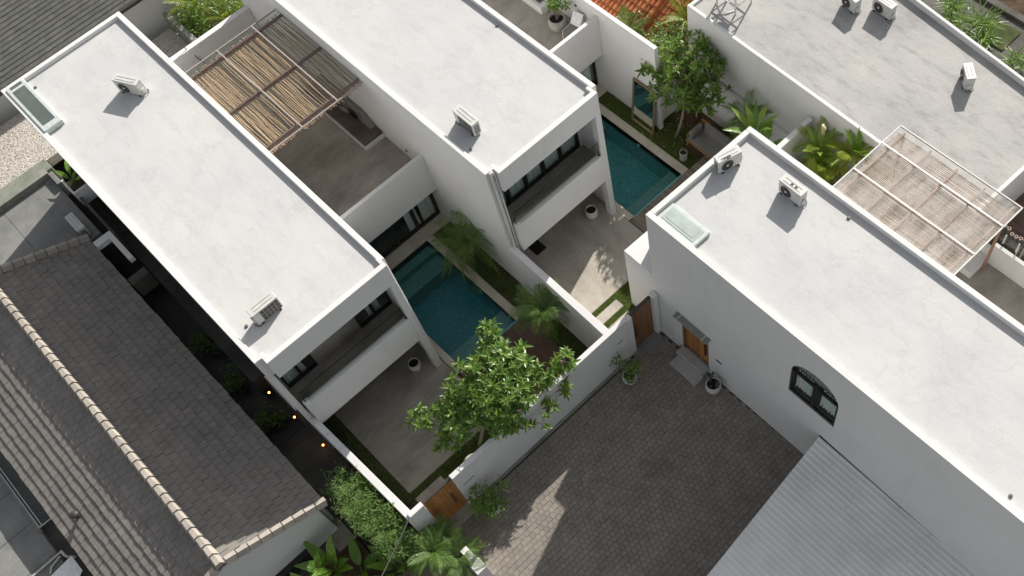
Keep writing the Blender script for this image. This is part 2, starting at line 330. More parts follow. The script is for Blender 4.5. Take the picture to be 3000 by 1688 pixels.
def part(me_obj, parent, mtx, name=None):
    c = bpy.data.objects.new(name or me_obj.name.split('.')[0], me_obj.data); C.objects.link(c); c.parent = parent; c.matrix_local = mtx
    return c
def copy_tree(o, parent=None):
    c = o.copy(); C.objects.link(c)
    if parent: c.parent = parent
    for ch in list(o.children): copy_tree(ch, c)
    return c
def B(*a): return MB().box(*a)
def rnd(a, b): return random.uniform(a, b)

# ================================================================== ground
def struct(o): o['kind'] = 'structure'; return o
struct(MB().add([(-400, -400, -3), (400, -400, -3), (400, 400, -3), (-400, 400, -3)], [(0, 1, 2, 3)]).build('terrain', 'darkconc'))
# ground slabs laid out round the two pools
def slab(name, mat, x0, x1, y0, y1, z1, z0=-0.5): return struct(B(x0, x1, y0, y1, z0, z1).build(name, mat))
yard = struct(B(-13.26, 14, -2.2, 11.3, -0.5, -0.055).build('courtyard', 'joint'))
slab('alley_ground', 'black', -60, -19.9, -1.6, -0.14, -0.6, -1.0)  # painted black to carry the deep shade of the alley
slab('side_yard', 'darkconc', -60, -13.262, -20, -1.602, -0.07)
slab('house_pad', 'darkconc', -60, -22.75, -0.138, 60, -0.09)
slab('house_pad', 'darkconc', -22.75, -17.62, -0.138, 4.86, -0.088)
slab('garden_bed', 'soil', -22.75, -17.46, 8.14, 13.90, -0.03)
slab('garden_bed', 'soil', -17.46, -13.264, -0.138, 13.90, -0.032)
slab('garden_bed', 'soil', -23.4, -17.56, 17.1, 26, -0.034)
slab('garden_bed', 'soil', -17.56, -13.264, 13.90, 26, -0.036)
slab('garden_bed', 'soil', -13.26, 14, 11.31, 60, -0.07)
slab('garden_bed', 'soil', -22.75, -13.264, 26, 60, -0.072)
slab('road', 'darkconc', -30, 14, 60, 90, -0.08)

# individual pavers of the courtyard
PV = 0.19
def paver_mesh():
    h = PV / 2 - 0.0035; i = h - 0.004
    vs = [(-h, -h, -0.05), (h, -h, -0.05), (h, h, -0.05), (-h, h, -0.05), (-h, -h, -0.004), (h, -h, -0.004), (h, h, -0.004), (-h, h, -0.004), (-i, -i, 0), (i, -i, 0), (i, i, 0), (-i, i, 0)]
    fs = [(8, 9, 10, 11)]
    for a, b in ((0, 4), (4, 8)):
        for k in range(4): fs.append((a + k, a + (k + 1) % 4, b + (k + 1) % 4, b + k))
    return vs, fs
pv, pf = paver_mesh()
cells = []
nx = int((-3.0 + 13.2) / PV)
for i in range(nx):
    x = -13.14 + PV * (i + 0.5)
    j = 0
    while True:
        y = -2.1 + PV * (j + 0.5 + 0.5 * (i % 2)); j += 1
        if y > 11.05 + 0.0: break
        if x > -5.5 and y < 10.9 and x > -4.6: continue
        cells.append((x, y))
cells.sort(key=lambda c: (c[0] + 9.6) ** 2 + (c[1] - 3.4) ** 2)
first = MB().add(pv, pf).build('paver', 'paver', yard)
rest = MB()
for n, (x, y) in enumerate(cells):
    mt = Matrix.Translation((x + rnd(-.003, .003), y + rnd(-.003, .003), rnd(-0.005, 0.004))) @ Euler((rnd(-.012, .012), rnd(-.012, .012), rnd(-.02, .02))).to_matrix().to_4x4()
    if n == 0: first.matrix_local = mt
    elif n < 300: part(first, yard, mt)
    else: rest.add([mt @ Vector(v) for v in pv], pf)
rest.build('pavers', 'paver', yard, kind='stuff')

# terraces at garden level
struct(B(-21.0, -15.15, 0.68, 4.80, -0.4, 0.0).build('terrace', 'terrace', bevel=0.01))
struct(MB().prism([(-21.0, 9.18), (-15.62, 9.18), (-15.62, 13.74), (-21.0, 13.74)], -0.4, 0.0).build('terrace', 'terrace2', bevel=0.01))
def stone(x0, x1, y0, y1, mat='coping'): return struct(B(x0, x1, y0, y1, -0.1, 0.02).build('stepping_stone', mat, bevel=0.012))
stone(-14.86, -14.42, 0.69, 1.86, 'terrace2')
stone(-14.36, -13.52, 0.69, 1.86, 'terrace2')
stone(-15.38, -14.97, 9.62, 10.95, 'terrace2')
stone(-14.72, -13.55, 9.42, 10.93, 'terrace2')

# ------------------------------------------------------------------ pools
def pool(x0, x1, y0, y1, shelf_x, steps, label_side, tile='pooltile'):
    p = bpy.data.objects.new('swimming_pool', None); C.objects.link(p)
    tag(p, label_side, 'pool')
    b = MB(); zb = -1.35
    b.box(x0 - .1, x1 + .1, y0 - .1, y1 + .1, zb - .1, zb)
    b.box(x0 - .1, x0, y0 - .1, y1 + .1, zb, -0.02); b.box(x1, x1 + .1, y0 - .1, y1 + .1, zb, -0.02)
    b.box(x0, x1, y0 - .1, y0, zb, -0.02); b.box(x0, x1, y1, y1 + .1, zb, -0.02)
    b.build('basin', tile, p)
    B(shelf_x, x1 - .002, y0 + .002, y1 - .002, zb + .002, -0.42).build('shelf', 'poolshelf', p, bevel=.01)
    zz = -0.32; xa = x0 + .002
    for xs in steps:
        B(xa, xs, y0 + .004, y1 - .004, zb + .003, zz).build('step', 'poolshelf', p, bevel=.01); xa = xs; zz -= 0.30
    w = B(x0, x1, y0, y1, -0.13, -0.125)
    vs = []; n, m_ = 60, 32
    wm = MB().add([(x0 + (x1 - x0) * i / n, y0 + (y1 - y0) * j / m_, -0.085 + 0.004 * math.sin(i * 1.7 + j * .6) + 0.003 * math.sin(j * 2.3 - i * .4)) for j in range(m_ + 1) for i in range(n + 1)],
                  [(j * (n + 1) + i, j * (n + 1) + i + 1, (j + 1) * (n + 1) + i + 1, (j + 1) * (n + 1) + i) for j in range(m_) for i in range(n)])
    wm.build('water', 'water', p, smooth=True)
    return p
M['pooltile_b'] = mat_pooltile('blue pool mosaic', (0.055, 0.215, 0.255), (0.095, 0.32, 0.36), (0.15, 0.42, 0.45))
pa = pool(-22.77, -17.52, 5.10, 7.79, -18.46, (-22.38, -21.66), 'dark teal pool beside the left villa with a submerged shelf and palms along it', 'pooltile_b')
pb = pool(-22.9, -17.55, 14.05, 16.72, -18.22, (-22.5, -21.9), 'green teal pool below the leaning mirror beside the middle villa')
def coping(par, *boxes):
    for b in boxes: B(*b).build('coping', 'coping', par, bevel=.008)
coping(pa, (-23.2, -20.3, 7.79, 8.13, -.35, 0.004), (-20.292, -17.5, 7.79, 8.13, -.35, 0.003), (-23.2, -22.77, 4.83, 7.786, -.35, 0.002), (-22.764, -17.47, 4.83, 5.10, -.35, 0.003))
coping(pb, (-23.3, -19.0, 16.72, 17.08, -.35, 0.004), (-18.992, -17.5, 16.72, 17.08, -.35, 0.003), (-22.9, -18.5, 13.93, 14.05, -.35, 0.002), (-18.492, -17.53, 13.75, 14.047, -.35, 0.003))
for par, (x, y) in ((pa, (-19.55, 7.775)), (pb, (-19.95, 16.705))):
    l = MB().lathe((0, 0, 0), [(0.0, .0), (.09, .0), (.09, .02), (.07, .035), (.0, .04)], 16).build('pool_light', 'poollamp', par)
    l.matrix_local = Matrix.Translation((x, y, -0.22)) @ Matrix.Rotation(R(90), 4, 'X')

# decks: each board an own part
def deck(name, mat, x0, x1, y0, y1, w, z, splits=()):
    d = struct(B(x0, x1, y0, y1, z - .2, z - .03).build(name, 'darkconc'))
    y = y0; pr = None
    while y + w <= y1 + .001:
        cuts = [x0] + sorted([s + rnd(-.5, .5) for s in splits]) + [x1]
        for a, b in zip(cuts, cuts[1:]):
            o = B(a + .003, b - .003, y + .004, y + w - .004, z - .028, z + rnd(-.002, .002)).build('board', mat, d)
        y += w
    return d
deck('pool_deck', 'deckdark', -17.44, -14.62, 4.90, 8.12, 0.135, 0.0)
deck('pool_deck', 'deckgrey', -17.48, -14.9, 13.78, 19.2, 0.15, 0.0, (-16.2,))
# door mat and floor grate
tag(B(-19.9, -19.0, 10.25, 10.75, 0.002, 0.022).build('door_mat', 'black', bevel=.004), 'black doormat lying on the pale terrace below the middle balcony', 'doormat')
gt = thing('floor_grate', 'black metal floor grate at the corner of the left terrace', 'grate')
for y in (.20, .31, .42): B(-19.45, -18.38, y, y + .02, .002, .03).build('bar', 'black', gt)
for x in (-19.45, -18.8, -18.40): B(x, x + .025, .20, .44, .004, .034).build('cross_bar', 'black', gt)

# ================================================================== windows
def wavy(fn, u0, u1, w0, w1, amp=.05, waves=None):
    waves = waves or max(3, int((u1 - u0) / .095)); n = waves * 6; vs = []
    for k in range(n + 1):
        u = u0 + (u1 - u0) * k / n; d = amp * math.sin(6.28318 * waves * k / n) * (0.6 + .4 * math.sin(k * .37))
        vs += [fn(u, -.10 + d, w0), fn(u + .012 * math.sin(k), -.10 + d * .7, w1)]
    return MB().add(vs, [(2 * k, 2 * k + 2, 2 * k + 3, 2 * k + 1) for k in range(n)])
def window(par, fn, wd, ht, n, curt=(), fr=.06, name='window'):
    def bx(mb, u0, u1, d0, d1, w0, w1):
        v = [fn(*q) for q in ((u0, d0, w0), (u1, d0, w0), (u1, d1, w0), (u0, d1, w0), (u0, d0, w1), (u1, d0, w1), (u1, d1, w1), (u0, d1, w1))]
        mb.add(v, [(0, 3, 2, 1), (4, 5, 6, 7), (0, 1, 5, 4), (1, 2, 6, 5), (2, 3, 7, 6), (3, 0, 4, 7)])
    f = MB()
    bx(f, 0, fr, -.06, .04, 0, ht); bx(f, wd - fr, wd, -.06, .04, 0, ht)
    bx(f, fr, wd - fr, -.06, .04, ht - fr, ht); bx(f, fr, wd - fr, -.06, .04, 0, fr * 1.4)
    cell = (wd - 2 * fr) / n
    for k in range(1, n): bx(f, fr + cell * k - fr * .8, fr + cell * k + fr * .8, -.058, .045, fr * 1.4, ht - fr)
    w = f.build(name, 'black', par)
    for k in range(n):
        a = fr + cell * k + (fr * .8 if k else 0); b = fr + cell * (k + 1) - (fr * .8 if k < n - 1 else 0)
        g = MB(); bx(g, a, b, -.006, .006, fr * 1.4, ht - fr); g.build('pane', 'glass', w)
    for (a, b) in curt: wavy(fn, a, b, .10, ht - .04).build('curtain', 'curtain', w, smooth=True)
    return w
def FX(x, y0, z0): return lambda u, d, w: (x + d, y0 + u, z0 + w)
def FY(x0, y, z0): return lambda u, d, w: (x0 + u, y - d, z0 + w)

# ================================================================== the two villas
ZT, ZR = 6.75, 6.61
def villa(h, yl, yr, fl, fr, xb, wins, midwall):
    t = .19
    B(xb, -18.47, yl, yl + t, -.05, ZT).build('wall', 'white', h, bevel=.012)
    B(xb, -18.47, yr - t, yr, -.05, ZT - .002).build('wall', 'white', h, bevel=.012)
    B(xb, xb + t, yl + t, yr - t, -.05, ZT - .001).build('wall', 'white', h, bevel=.012)
    r = MB().box(xb + t, -18.60, yl + t, yr - t, 6.2, ZR); r.box(-18.60, -18.38, fl + .1, fr - .1, 6.2, ZR)
    r.build('roof', 'roofwhite', h)
    f = MB().box(-18.38, -18.19, fl, fr, 5.77, ZT - .001)
    f.box(-18.64, -18.382, fl, fl + .12, 5.78, ZT - .002); f.box(-18.64, -18.382, fr - .12, fr, 5.78, ZT - .003)
    f.box(-18.64, -18.46, yl + t, fl, 5.79, ZT - .004); f.box(-18.64, -18.46, fr, yr - t, 5.79, ZT - .004)
    f.box(-19.55, -18.40, yl + t, yr - t, 5.80, 6.19)
    f.build('fascia', 'white', h, bevel=.010)
    B(-18.47, -18.18, fr - .25, fr, -.05, 5.768).build('pillar', 'white', h, bevel=.010)
    b = MB().box(-18.37, -18.17, fl, fr - .251, 2.25, 3.70)
    b.box(-18.36, -18.20, fl + .02, fl + .22, 3.70, 3.78)
    b.build('balcony', 'white', h, bevel=.010)
    B(-19.9, -18.372, yl + t, yr - t, 2.40, 2.95).build('balcony_floor', 'terrace', h)
    r = MB().tube([(-18.27, fl + .09, 3.71), (-18.27, fl + .09, 4.36), (-18.27, fr - .30, 4.36), (-18.27, fr - .30, 3.71)], .02, 6)
    r.lathe((-18.27, fl + .09, 3.70), [(.04, 0), (.04, .02), (0, .021)], 8); r.lathe((-18.27, fr - .30, 3.70), [(.04, 0), (.04, .02), (0, .021)], 8)
    rl = r.build('railing', 'black', h)
    B(-18.275, -18.265, fl + .12, fr - .33, 3.74, 4.34).build('pane', 'roofglass', rl)
    # recessed upper wall with doors
    x = -19.55; ys = yl + t
    cur = ys; w = MB()
    for (a, bb, n, c) in wins:
        if a > cur: w.box(x - .2, x, cur, a, 2.95, 5.80)
        w.box(x - .2, x, a, bb, 5.35, 5.80); cur = bb
        window(h, FX(x - .06, a, 2.96), bb - a, 2.38, n, c)
    if cur < yr - t: w.box(x - .2, x, cur, yr - t, 2.95, 5.80)
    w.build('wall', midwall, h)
    B(-24.5, -24.4, yl + t, yr - t, 2.95, 6.2).build('inner_wall', 'white', h)
    B(xb + t, -19.9, yl + t, yr - t, 2.6, 2.9).build('floor', 'terrace', h)
    # ground floor front
    window(h, FX(-20.6, yl + t, 0.0), yr - yl - 2 * t, 2.38, 4, ())
    B(-26, -25.9, yl + t, yr - t, 0, 2.6).build('inner_wall', 'white', h)
def link(h, y0, y1, xb, curt, doors):
    """low wing with a roof terrace between two tall wings"""
    B(xb, -22.90, y0 + .003, y1 - .003, 2.45, 2.95).build('terrace_floor', 'terrace', h)
    B(-22.90, -22.74, y0 + .002, y1 - .002, 2.15, 4.13).build('parapet', 'white', h, bevel=.010)
    B(-23.36, -22.902, y0 + .003, y1 - .003, 2.18, 2.449).build('lintel', 'white', h)
    B(-23.36, -22.80, y0 + .003, y1 - .003, -.04, .035).build('sill', 'coping', h)
    window(h, FX(-23.38, y0 + .01, 0.036), y1 - y0 - .02, 2.14, doors, curt, .09)
    B(-27.2, -27.1, y0, y1, 0, 2.44).build('inner_wall', 'white', h)

A = thing('villa', 'long white flat-roofed villa on the left with a recessed balcony', 'house')
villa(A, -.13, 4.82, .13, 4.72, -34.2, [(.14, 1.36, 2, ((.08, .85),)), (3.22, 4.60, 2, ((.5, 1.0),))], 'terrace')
link(A, 4.82, 9.0, -33.95, ((2.75, 3.3), (3.45, 4.05)), 4)
B(-33.95, -33.70, 4.823, 8.997, 2.451, 4.13).build('parapet', 'white', A, bevel=.01)
B(-33.94, -33.74, 4.83, 8.99, -.05, 2.449).build('wall', 'white', A)
# skylight at the back corner of the left roof
s = B(-34.0, -31.22, -.0, .72, ZR, 6.80).build('skylight', 'skyframe', A, bevel=.02)
B(-33.68, -31.50, .13, .60, 6.80, 6.812).build('glass', 'skyglass', s)
B(-33.95, -33.82, .16, .60, 6.80, 6.814).build('vent', 'acgrey', s)
# roof drains, drain slots, wall light
def drain(h, x, y, z): MB().lathe((x, y, z), [(.055, 0), (.055, .035), (.04, .045), (0, .05)], 14).build('roof_drain', 'acgrey', h)
drain(A, -19.80, .45, ZR); drain(A, -33.5, .82, ZR)
B(-20.45, -19.62, .058, .064, 6.655, 6.70).build('drain_slot', 'bronze', A)
B(-20.6, -18.9, -.20, -.135, 2.75, 2.95).build('gutter', 'alu', A)

Bv = thing('villa', 'long white flat-roofed villa in the middle with a curtained balcony and downpipes', 'house')
villa(Bv, 9.0, 13.92, 9.34, 13.72, -34.2, [(9.30, 13.60, 5, ((.08, .78), (.98, 1.66), (1.82, 2.5), (2.68, 3.36), (3.52, 4.2)))], 'white')
link(Bv, 13.92, 17.74, -36.0, ((2.2, 3.6),), 4)
drain(Bv, -23.1, 13.57, ZR); drain(Bv, -19.7, 9.42, ZR)
for k, (dx, dy, rr) in enumerate(((-18.40, 9.17, .055), (-18.38, 9.285, .038))):
    MB().tube([(dx, dy, 6.69), (dx, dy, 3.0), (dx, dy, .1)], rr, 12).build('downpipe', 'alu', Bv, smooth=True)
B(-18.44, -18.34, 9.1, 9.26, 6.60, 6.78).build('rain_hopper', 'alu', Bv, bevel=.02)
for (xx, yy, hh) in ((-24.0, 8.992, 3.35),):
    MB().lathe((0, 0, 0), [(0, .03), (.05, .03), (.055, .0)], 10).build('wall_light', 'bronze', Bv).matrix_local = Matrix.Translation((xx, yy, hh)) @ Matrix.Rotation(R(90), 4, 'X')
# tall garden wall between the middle villa and its neighbour
gw = thing('garden_wall', 'tall white garden wall behind the leaning mirror', 'wall')
B(-40, -19.70, 17.745, 17.93, -.05, 4.47).build('wall', 'white', gw, bevel=.012)
B(-20.15, -19.97, 17.932, 19.35, -.05, 2.3).build('return_wall', 'white', gw, bevel=.012)

# ================================================================== right villa (turned by one degree)
CY = R(-1.05); CT = 7.10; CR = 6.93; CL, CW = 24.0, 4.58
Cv = thing('villa', 'long white villa on the right with an arched window and a skylight', 'house', (-13.42, 11.20, 0), CY)
t = .19
ax0, ax1, az0, azs, aza = 6.06, 7.90, 3.60, 5.05, 5.86      # arched opening
dx0, dx1, dz0, dz1 = 1.30, 2.58, .12, 2.20                    # door opening
w = MB()
w.box(0, dx0, 0, t, -.05, CT); w.box(dx0, dx1, 0, t, dz1, CT); w.box(dx0, dx1, 0, t, -.05, dz0)
w.box(dx1, ax0, 0, t, -.05, CT); w.box(ax0, ax1, 0, t, -.05, az0); w.box(ax1, CL, 0, t, -.05, CT)
na = 14; cxm = (ax0 + ax1) / 2; rx = (ax1 - ax0) / 2; rz = aza - azs
arc = [(cxm - rx * math.cos(math.pi * k / na), azs + rz * math.sin(math.pi * k / na)) for k in range(na + 1)]
for k in range(na):
    (u0, z0), (u1, z1) = arc[k], arc[k + 1]
    w.add([(u0, 0, z0), (u1, 0, z1), (u1, 0, CT), (u0, 0, CT), (u0, t, z0), (u1, t, z1), (u1, t, CT), (u0, t, CT)], [(0, 1, 2, 3), (7, 6, 5, 4), (0, 4, 5, 1), (3, 2, 6, 7)])
w.build('wall', 'white', Cv)
B(0, CL, CW - t, CW, -.05, CT - .001).build('wall', 'white', Cv, bevel=.012)
B(0, t, t, CW - t, -.05, CT - .002).build('wall', 'white', Cv, bevel=.012)
B(t, CL, t, CW - t, 6.6, CR).build('roof', 'roofwhite', Cv)
B(t, CL, t, CW - t, 3.0, 3.2).build('floor', 'terrace', Cv)
B(t, CL, 2.4, 2.5, 0, 6.6).build('inner_wall', 'white', Cv)
B(0.0, dx0 - .16, -.045, -.001, -.05, .10).build('skirting', 'white', Cv, bevel=.008); B(dx1 + .02, CL, -.045, -.001, -.05, .10).build('skirting', 'white', Cv, bevel=.008)
s = B(.28, 1.86, .16, .90, CR, CR + .13).build('skylight', 'skyframe', Cv, bevel=.02)
B(.40, 1.72, .28, .78, CR + .128, CR + .142).build('glass', 'skyglass2', s)
B(.50, 1.62, .37, .69, CR + .142, CR + .150).build('inner_glass', 'skyglass2', s)
drain(Cv, 4.45, 4.12, CR); drain(Cv, 13.05, .42, CR)
# arched window
fm = MB()
for sgn, ins in ((1, 0), ):
    inner = [(cxm - (rx - .035) * math.cos(math.pi * k / na), azs + (rz - .03) * math.sin(math.pi * k / na)) for k in range(na + 1)]
    for k in range(na):
        (a, b), (c_, d_) = arc[k], arc[k + 1]; (e, f_), (g_, h_) = inner[k], inner[k + 1]
        fm.add([(a, .03, b), (c_, .03, d_), (g_, .03, h_), (e, .03, f_), (a, .12, b), (c_, .12, d_), (g_, .12, h_), (e, .12, f_)], [(0, 1, 2, 3), (3, 2, 6, 7), (1, 0, 4, 5)])
fm.box(ax0, ax0 + .08, .03, .12, az0, azs); fm.box(ax1 - .08, ax1, .03, .12, az0, azs)
fm.box(ax0 + .08, ax1 - .08, .03, .12, az0, az0 + .10); fm.box(ax0 + .08, ax1 - .08, .028, .12, azs - .08, azs + .03)
fm.box(cxm - .065, cxm + .065, .032, .12, az0 + .10, azs - .06)
aw = fm.build('arched_window', 'black', Cv)
B(ax0 + .08, cxm - .065, .07, .08, az0 + .1, azs - .06).build('pane', 'glass', aw); B(cxm + .065, ax1 - .08, .07, .08, az0 + .1, azs - .06).build('pane', 'glass', aw)
MB().add([(cxm, .075, azs + .03)] + [(x_, .075, max(z_, azs + .03)) for x_, z_ in inner], [(0, k + 1, k + 2) for k in range(na)]).build('pane', 'glass', aw)
fnc = lambda u, d, ww: (ax0 + u, .10 - d, az0 + ww)
wavy(fnc, .12, .75, .25, 1.35).build('curtain', 'curtain', aw, smooth=True); wavy(fnc, 1.10, 1.74, .25, 1.35).build('curtain', 'curtain', aw, smooth=True)
wavy(fnc, .05, 1.8, 1.42, 2.35).build('curtain', 'curtaindim', aw, smooth=True)
# street door with canopy and steps
dr = B(dx0, dx1, .13, .16, dz0, dz1).build('door', 'teakd', Cv)
nb = 13; bw = (dx1 - dx0 - .16) / nb
for k in range(nb): B(dx0 + .08 + bw * k + .004, dx0 + .08 + bw * (k + 1) - .004, .095, .13, dz0 + .04, dz1 - .06).build('board', 'teak', dr)
for a, b_ in ((dx0, dx0 + .075), (dx1 - .075, dx1)): B(a, b_, .02, .129, dz0, dz1).build('jamb', 'teakd', dr)
B(dx1 - .24, dx1 - .19, .03, .094, .85, 1.75).build('handle', 'black', dr)
cp = B(dx0 - .17, dx1 + .13, -.24, -.002, 2.46, 2.53).build('door_canopy', 'concrete', Cv, bevel=.01)
for u in (dx0 + .02, dx1 - .1): B(u, u + .03, -.245, 0.0, 2.535, 2.55).build('strap', 'alu', cp)
B(1.30, 2.62, -.36, -.002, -.05, .28).build('step', 'croof', Cv, bevel=.012); B(1.40, 2.68, -.80, -.362, -.05, .14).build('step', 'croof', Cv, bevel=.012)
B(2.96, 3.20, -.03, -.001, 1.38, 1.43).build('letter_slot', 'bronze', Cv)
# low annex against the end of the right villa
B(-1.42, -.002, .02, 4.4, -.05, 3.55).build('annex', 'white', Cv, bevel=.012)
B(-.97, -.03, .97, 3.2, 3.55, 5.22).build('sun_blocker', 'white', Cv, bevel=.012)  # unseen block added so its shadow trims the sunlit courtyard patch
# roof terrace behind the right villa
B(3.3, 16, CW + .002, 8.25, 2.6, 3.0).build('terrace_floor', 'terrace', Cv)
B(7.45, 16, 8.252, 8.40, 2.6, 4.0).build('parapet', 'white', Cv, bevel=.01)
B(7.0, 7.45, 7.35, 8.25, 3.0, 3.30).build('plinth', 'white', Cv, bevel=.01)
B(3.3, 7.44, 8.262, 8.40, 0, 3.7).build('wall', 'white', Cv)
B(9.2, 9.32, 8.246, 8.251, 3.35, 3.48).build('wall_vent', 'bronze', Cv)

# ================================================================== courtyard walls and gates
fw_ = thing('courtyard_wall', 'white courtyard wall between the two plank gates with lit top', 'wall')
B(-13.47, -13.28, 1.88, 9.70, -.05, 2.60).build('wall', 'white', fw_, bevel=.012)
B(-13.278, -13.20, 1.92, 9.60, -.05, .10).build('footing', 'mossy', fw_, bevel=.02)
for k in range(6): B(-13.279, -13.274, 2.10 + k * .075, 2.10 + k * .075 + (.05 if k % 2 else .038), 1.62, 1.69).build('sign_letter', 'black', fw_)
B(-13.279, -13.272, 9.15, 9.42, 1.60, 1.635).build('sign_letter', 'black', fw_)
pr_ = thing('gate_pier', 'short white wall piece left of the bright plank gate', 'wall')
B(-13.47, -13.28, .13, .69, -.05, 2.60).build('wall', 'white', pr_, bevel=.012)
mw = thing('garden_wall', 'white garden wall dividing the two pool gardens', 'wall')
MB().prism([(-18.46, 8.93), (-13.475, 8.80), (-13.475, 9.08), (-18.46, 9.17)], -.05, 2.58).build('wall', 'white', mw, bevel=.012)
lw = thing('boundary_wall', 'narrow white boundary wall left of the left terrace beside the bamboo', 'wall')
MB().prism([(-18.46, -.10), (-13.29, .03), (-13.29, .128), (-13.475, .29), (-18.46, .13)], -.6, 2.50).build('wall', 'white', lw, bevel=.012)
for k in (-17.62, -16.9): B(k, k + .10, -.02, .08, 2.50, 2.53).build('cap', 'alu', lw)
def gate(name, label, x, y0, y1, z0, z1, mat, nb, hy):
    g = thing(name, label, 'gate', (x, y0, z0)); wdt = y1 - y0; h = z1 - z0
    B(-.05, -.01, 0, wdt, 0, h - .02).build('backing', 'teakd', g)
    bw = wdt / nb
    for k in range(nb): B(-.01, .03 + rnd(-.002, .002), bw * k + .005, bw * (k + 1) - .005, .02, h - .05).build('board', mat, g)
    B(-.08, .035, -.02, wdt + .02, h - .049, h + .01).build('top_rail', 'bronze', g)
    hd = MB().box(.05, .075, hy, hy + .035, .75, 1.55); hd.box(.03, .05, hy, hy + .035, .85, .9); hd.box(.03, .05, hy, hy + .035, 1.4, 1.45)
    hd.build('handle', 'black', g)
    return g
gate('plank_gate', 'bright honey-brown plank gate at the lower end of the courtyard wall', -13.42, .71, 1.86, .10, 2.46, 'teak', 17, .88)
gate('plank_gate', 'dark brown slatted gate between courtyard wall and right villa', -13.40, 9.98, 10.94, .05, 2.48, 'teakd', 15, .10)
struct(B(-13.47, -12.98, .66, 1.92, -.05, .10).build('gate_step', 'terrace2', bevel=.012)); struct(B(-13.38, -12.95, 9.75, 11.0, -.05, .06).build('gate_step', 'concrete', bevel=.012))
gp = thing('gate_pier', 'white gate post between dark gate and right villa', 'post')
B(-13.48, -13.20, 10.96, 11.17, -.05, 2.62).build('wall', 'white', gp, bevel=.012)
B(-13.478, -13.27, 9.702, 9.965, -.05, 2.50).build('jamb', 'white', gp, bevel=.012)

# ================================================================== pergola over the left roof terrace
def pole_meshes(L, n, rad, mat, wob, seg=9):
    out = []
    for k in range(n):
        p = [rnd(0, 6) for _ in range(4)]; r = rad * rnd(.75, 1.2)
        pts = [(L * i / seg, wob * (math.sin(p[0] + i * .8) * .6 + math.sin(p[1] + i * 1.9) * .4), wob * .5 * math.sin(p[2] + i * 1.1)) for i in range(seg + 1)]
        o = MB().tube(pts, [r * rnd(.85, 1.1) for _ in pts], 6).build('bamboo_pole', mat, smooth=True); out.append(o)
    return out
PA = thing('pergola', 'glass-topped bamboo pole pergola over the brown terrace of the left villa', 'pergola')
for x in (-30.15, -27.74, -25.50): B(x - .033, x + .033, 4.83, 8.99, 5.96, 6.07).build('rafter', 'rafter', PA, bevel=.008)
protos = pole_meshes(5.12, 12, .024, 'bamboo', .028)
y = 4.88; k = 0
while y < 8.97:
    q = protos[k % 12]; mt = Matrix.Translation((-30.38 + rnd(-.08, .06), y, 5.93)) @ Matrix.Rotation(rnd(-.006, .006), 4, 'Z')
    if k < 12: q.parent = PA; q.matrix_local = mt
    else: part(q, PA, mt)
    y += .050 + (rnd(.0, .022) if random.random() < .86 else rnd(.03, .08)); k += 1
for (a, b) in ((4.84, 6.30), (6.36, 7.84), (7.90, 8.98)): B(-30.42, -25.20, a, b, 6.125, 6.133).build('glass_sheet', 'roofglass', PA)
for yy in (6.33, 7.87): B(-30.42, -25.18, yy - .022, yy + .022, 6.134, 6.155).build('glazing_bar', 'bar', PA)
B(-30.46, -30.425, 4.84, 8.98, 6.11, 6.15).build('glazing_bar', 'bar', PA); B(-25.195, -25.16, 4.84, 8.98, 6.11, 6.15).build('glazing_bar', 'bar', PA)
# platform daybed
db = thing('daybed', 'built-in white daybed with brown mattress under the left pergola', 'daybed')
B(-29.5, -25.45, 8.08, 8.995, 2.952, 3.12).build('plinth', 'white', db, bevel=.01)
B(-29.5, -25.52, 8.12, 8.99, 3.12, 3.24).build('mattress', 'fabricb', db, bevel=.03)
bk = MB(); n = 14
prof = [(-29.4 + (3.5) * i / n, 3.24 + (.42 if 0 < i < n - 1 else .2)) for i in range(n + 1)]
for i in range(n):
    (a, z0), (b_, z1) = prof[i], prof[i + 1]
    if i == n - 1: z1 = 3.26
    bk.add([(a, 8.74, 3.242), (b_, 8.74, 3.242), (b_, 8.86, z1), (a, 8.86, z0), (a, 8.985, 3.242), (b_, 8.985, 3.242), (b_, 8.985, z1), (a, 8.985, z0)], [(0, 1, 2, 3), (3, 2, 6, 7), (1, 5, 6, 2), (4, 0, 3, 7)])
bk.build('backrest', 'fabric', db)
def cushion(par_label, loc, rot, mat, sx=.45, sy=.14, sz=.42):
    vs = []; fs = []; n = 8
    for j in range(n + 1):
        for i in range(n + 1):
            u, v = i / n * 2 - 1, j / n * 2 - 1; d = (1 - abs(u) ** 2.5) * (1 - abs(v) ** 2.5)
            vs.append((u * sx / 2 * (1 - .06 * (1 - v * v)), sy / 2 * d ** .6, v * sz / 2 * (1 - .06 * (1 - u * u))))
    m = len(vs); vs += [(x, -y, z) for x, y, z in vs]
    for j in range(n):
        for i in range(n):
            a = j * (n + 1) + i; f = (a, a + 1, a + n + 2, a + n + 1); fs += [f[::-1], tuple(q + m for q in f)]
    o = MB().add(vs, fs).build('cushion', mat, smooth=True); o.location = loc; o.rotation_euler = rot
    return tag(o, par_label, 'cushion')
cushion('mauve striped cushion leaning on the daybed backrest', (-27.2, 8.62, 3.42), (R(28), 0, R(6)), 'cushion', .5, .15, .42)
cushion('dark cushion behind the mauve striped cushion on the daybed', (-26.86, 8.66, 3.40), (R(24), 0, R(-4)), 'black', .42, .13, .36)

